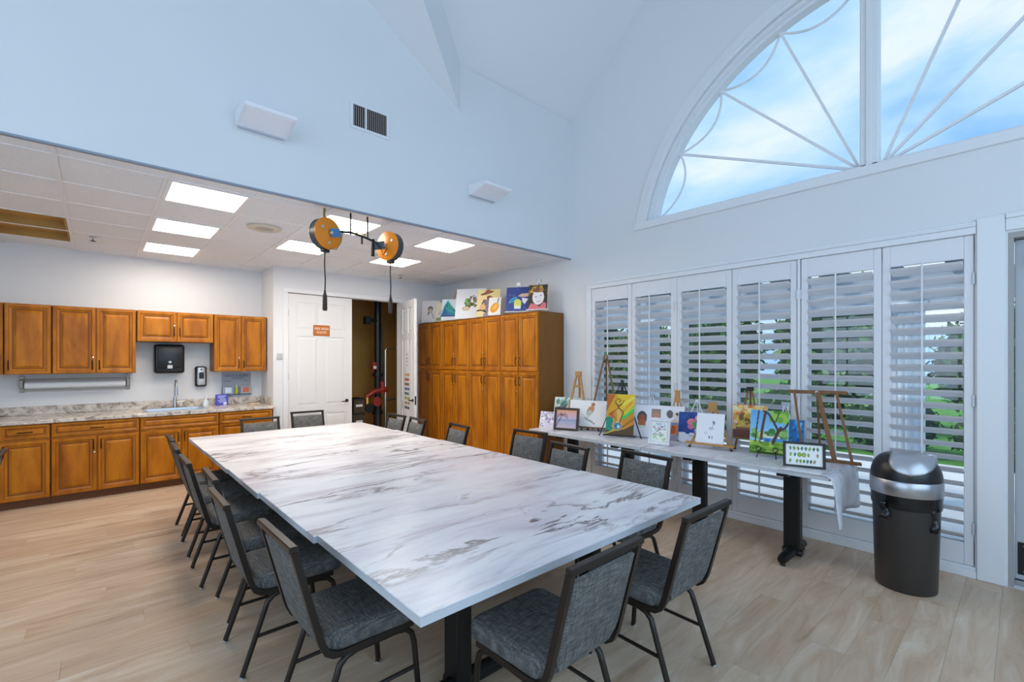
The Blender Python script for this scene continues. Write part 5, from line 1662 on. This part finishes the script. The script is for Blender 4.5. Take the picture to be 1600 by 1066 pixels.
    a = Art(.3, .29, '24489c', 80).rect(0, 0, 1, .30, 'dfe6f0').dabs(40, (0, .32, 1, 1), .06, ['214290', '2a52a8', '1d3c86'], 18).ell(.42, .66, .14, .12, 'e88a94').ell(.62, .80, .10, .09, 'f0a8ac').ell(.80, .68, .09, .09, 'e0788a').ell(.40, .50, .10, .08, 'e07a9a').ell(.64, .48, .12, .08, 'e8949c').dabs(12, (.5, .45, .8, .7), .05, ['4aa84a', '2f8a3a', '6ac05a'], 19).poly([(.5, .42), (.9, .42), (.8, .12), (.6, .12)], 'c9d8ea').line([(.55, .36), (.85, .34)], .03, '6f8ab8').line([(.35, .22), (.55, .16)], .03, '9aa8bc')
    picture('vase_painting', 'blue painting of pink flowers in a vase', .31, .30, (4.555, 2.275, z + .010), -76, 10, a, group=G)
    picture_easel('white easel behind the blue vase painting', (4.545, 2.255, z), -76, 10, .012, .43, .36, .30, WHITEP, .010, tip=(.03, .02), group=E, rear=.1)
    # ink drawing on the light easel
    a = Art(.25, .29, 'f0f0f3', 80).line([(.60, .74), (.66, .66), (.60, .60)], .018, '4a4a50').line([(.60, .56), (.48, .50), (.56, .46), (.62, .52)], .014, '5a5a60').ell(.62, .7, .035, .05, '6a6a70').ell(.36, .34, .05, .045, 'c9c4c8').ell(.36, .34, .035, .03, 'e8e8ec').rect(.47, .16, .51, .25, '5a5a66').rect(.57, .16, .61, .25, '5a5a66')
    picture('ink_drawing', 'white canvas with a sparse ink drawing on a light wooden easel', .25, .285, (4.335, 2.01, z + .055), -80, 13, a, group=G)
    picture_easel('light wooden easel holding the ink drawing', (4.335, 2.01, z), -80, 13, .055, .43, .38, .44, PINE, .018, tip=(.075, .085), group=E)
    # yellow flowers on dark easel
    a = Art(.28, .30, 'dca85a', 80).dabs(70, (0, .35, 1, 1), .06, ['f0c86a', 'e09a4a', 'f4e0b0', 'd8783a', 'e8d0a0'], 21).dabs(30, (0, .3, .8, .75), .05, ['c4b03a', 'd8c85a', '7a5a2a'], 22).rect(0, 0, 1, .22, '6a3a2c').rect(.1, .22, .9, .30, '8a5a44')
    picture('yellow_flower_canvas', 'canvas of yellow and orange flowers on a dark easel', .29, .30, (4.545, 1.725, z + .125), -78, 8, a, group=G)
    picture_easel('dark brown tripod easel holding the yellow flower canvas', (4.545, 1.735, z), -78, 8, .125, .585, .24, .26, OAK, .020, tip=(.06, .03, BLACKM), group=E, rear=.1)
    # tree landscape
    a = Art(.3, .39, '8cc4ea', 110).grad(.3, 1, '9ad0f0', '5aa4e0').ell(.5, .42, .5, .10, '7fb05a').dabs(30, (.1, .36, .95, .56), .05, ['5f9a4a', '86b85a', '3f7a3c', 'c8d8a0'], 23).rect(.3, .30, .95, .38, '4f9ad8').rect(.4, .38, .8, .42, 'e0dcd0').dabs(30, (.55, .78, 1, 1), .06, ['6fa83a', '98c44a', '4f8a2f'], 24).rect(0, 0, 1, .30, '8fb83a').dabs(36, (0, 0, 1, .28), .07, ['a8c84a', '6f9a2c', 'c8cf6a', '4f7f24'], 25, 0).rect(0, 0, 1, .06, '4a7a24').line([(.16, .28), (.18, .6), (.22, .98)], .030, '4a3428').line([(.30, .28), (.33, .6), (.40, .98)], .055, '5a3c2c').line([(.62, .28), (.72, .50), (.80, .62)], .065, '4a3630').line([(.74, .55), (.62, .74), (.48, .92), (.34, .99)], .045, '4a3630').line([(.72, .52), (.9, .62), (1, .76)], .045, '4a3630').line([(.64, .70), (.70, .84), (.74, .96)], .022, '54403a').rect(.40, .28, .54, .36, '3a6ab0').ell(.34, .3, .05, .02, 'e8ecf0')
    picture('tree_painting', 'painting of a leaning dark tree over a sunny lawn', .30, .385, (4.355, 1.50, z + .022), -82, 12, a, group=G)
    st = thing('plate_stand', 'small black wire stand with loops under the tree painting', 'stand', (4.335, 1.495, z), (0, 0, R(-82)))
    for s in (-1, 1):
        MB().tube([(s * .075, -.055, .002), (s * .065, -.022, .055), (s * .065, .10, .06)], .004, 6).build('wire_leg', BLACKM, st, True)
        MB().tube([(s * .065 + .020 * math.sin(k * PI / 4), -.028, .075 + .020 * math.cos(k * PI / 4)) for k in range(9)], .004, 6, cap=False).build('loop', BLACKM, st, True)
    MB().tube([(-.09, -.018, .045), (.09, -.018, .045)], .004, 6).build('crosswire', BLACKM, st, True)
    a = Art(.3, .3, '2f7fc0').dabs(60, (0, 0, 1, 1), .06, ['3f9ad8', '1f5fa4', '5fb4e4', '1a4a8a', '8fd0f0'], 26, 60)
    picture('blue_canvas', 'canvas of feathery blue strokes behind the tree painting', .30, .30, (4.56, 1.435, z + .02), -80, 10, a, group=G)
    picture_easel('silver-topped easel carrying the blue feathery canvas', (4.56, 1.435, z), -80, 10, .02, .46, .20, .22, WHITEP, .011, tip=(.075, .055, SIL), group=E, rear=.06)
    # leaf chart
    a = Art(.275, .2, 'f4f4f0', 100)
    r = random.Random(5)
    cols = ['8fae3a', '5f8a4a', 'a8b85a', '3f8a74', 'b89a6a', '7fb0a0', '94b83a', '4f7f5a']
    for row, n in ((.80, 8), (.50, 7), (.2, 9)):
        for k in range(n):
            if r.random() < .13:
                continue
            x = .08 + .84 * (k + .5) / n
            big = row == .5 and k in (2, 3)
            c_ = r.choice(cols)
            a.ell(x, row, .034 * (1.7 if big else 1), .085 * (1.3 if big else 1), '5a5a40', r.uniform(-12, 12)).ell(x, row, .026 * (1.8 if big else 1), .072 * (1.35 if big else 1), c_, r.uniform(-12, 12))
            a.line([(x, row - .13), (x, row)], .008, '6a6a50')
    picture('leaf_chart', 'black framed chart with rows of green leaves', .285, .20, (4.135, 1.16, z), -71, 9, a, .016, (BFR, .019), group=G)
    # large empty easel
    t = thing('large_easel', 'large empty brown wooden easel at the end of the side table', 'easel', (4.50, 1.07, z), (0, 0, R(-73)))
    MB().cbox(-.305, .16, .555, .125, .185, .585, .003).build('top_bar', OAK, t)
    for (xb, xt) in ((-.19, -.255), (.02, -.09), (.145, .05)):
        MB().bar((xb, .02, .015), (xt, .165, .57), .028, .018).build('upright', OAK, t)
    MB().bar((.038, .012, .015), (-.072, .157, .57), .010, .016).build('slide_rail', OAK, t)
    MB().cbox(-.215, -.02, 0, .205, .03, .022, .003).build('base_bar', OAK, t)
    MB().bar((-.06, .22, .0), (-.085, .175, .54), .024, .016).build('rear_leg', OAK, t)
    MB().lathe([(.013, -.004), (.013, .004), (.006, .008)], 10, (-.09, .155, .570), axis='y').build('knob', STEEL, t, True)
build_table_art()

# ================================================================ baseboards
tag(MB().cbox(XJ + .004, YR - .014, 0, 2.03, YR, .10, .003).cbox(4.0, YR - .014, 0, TX - .01, YR, .10, .003).build('baseboard_riser', TRIM), 'white baseboard along the double-door wall', 'baseboard', kind='structure')
tag(MB().cbox(XW - .014, 3.85, 0, XW, 4.245, .10, .003).build('baseboard_window', TRIM), 'short white baseboard between shutters and tall cabinets', 'baseboard', kind='structure')
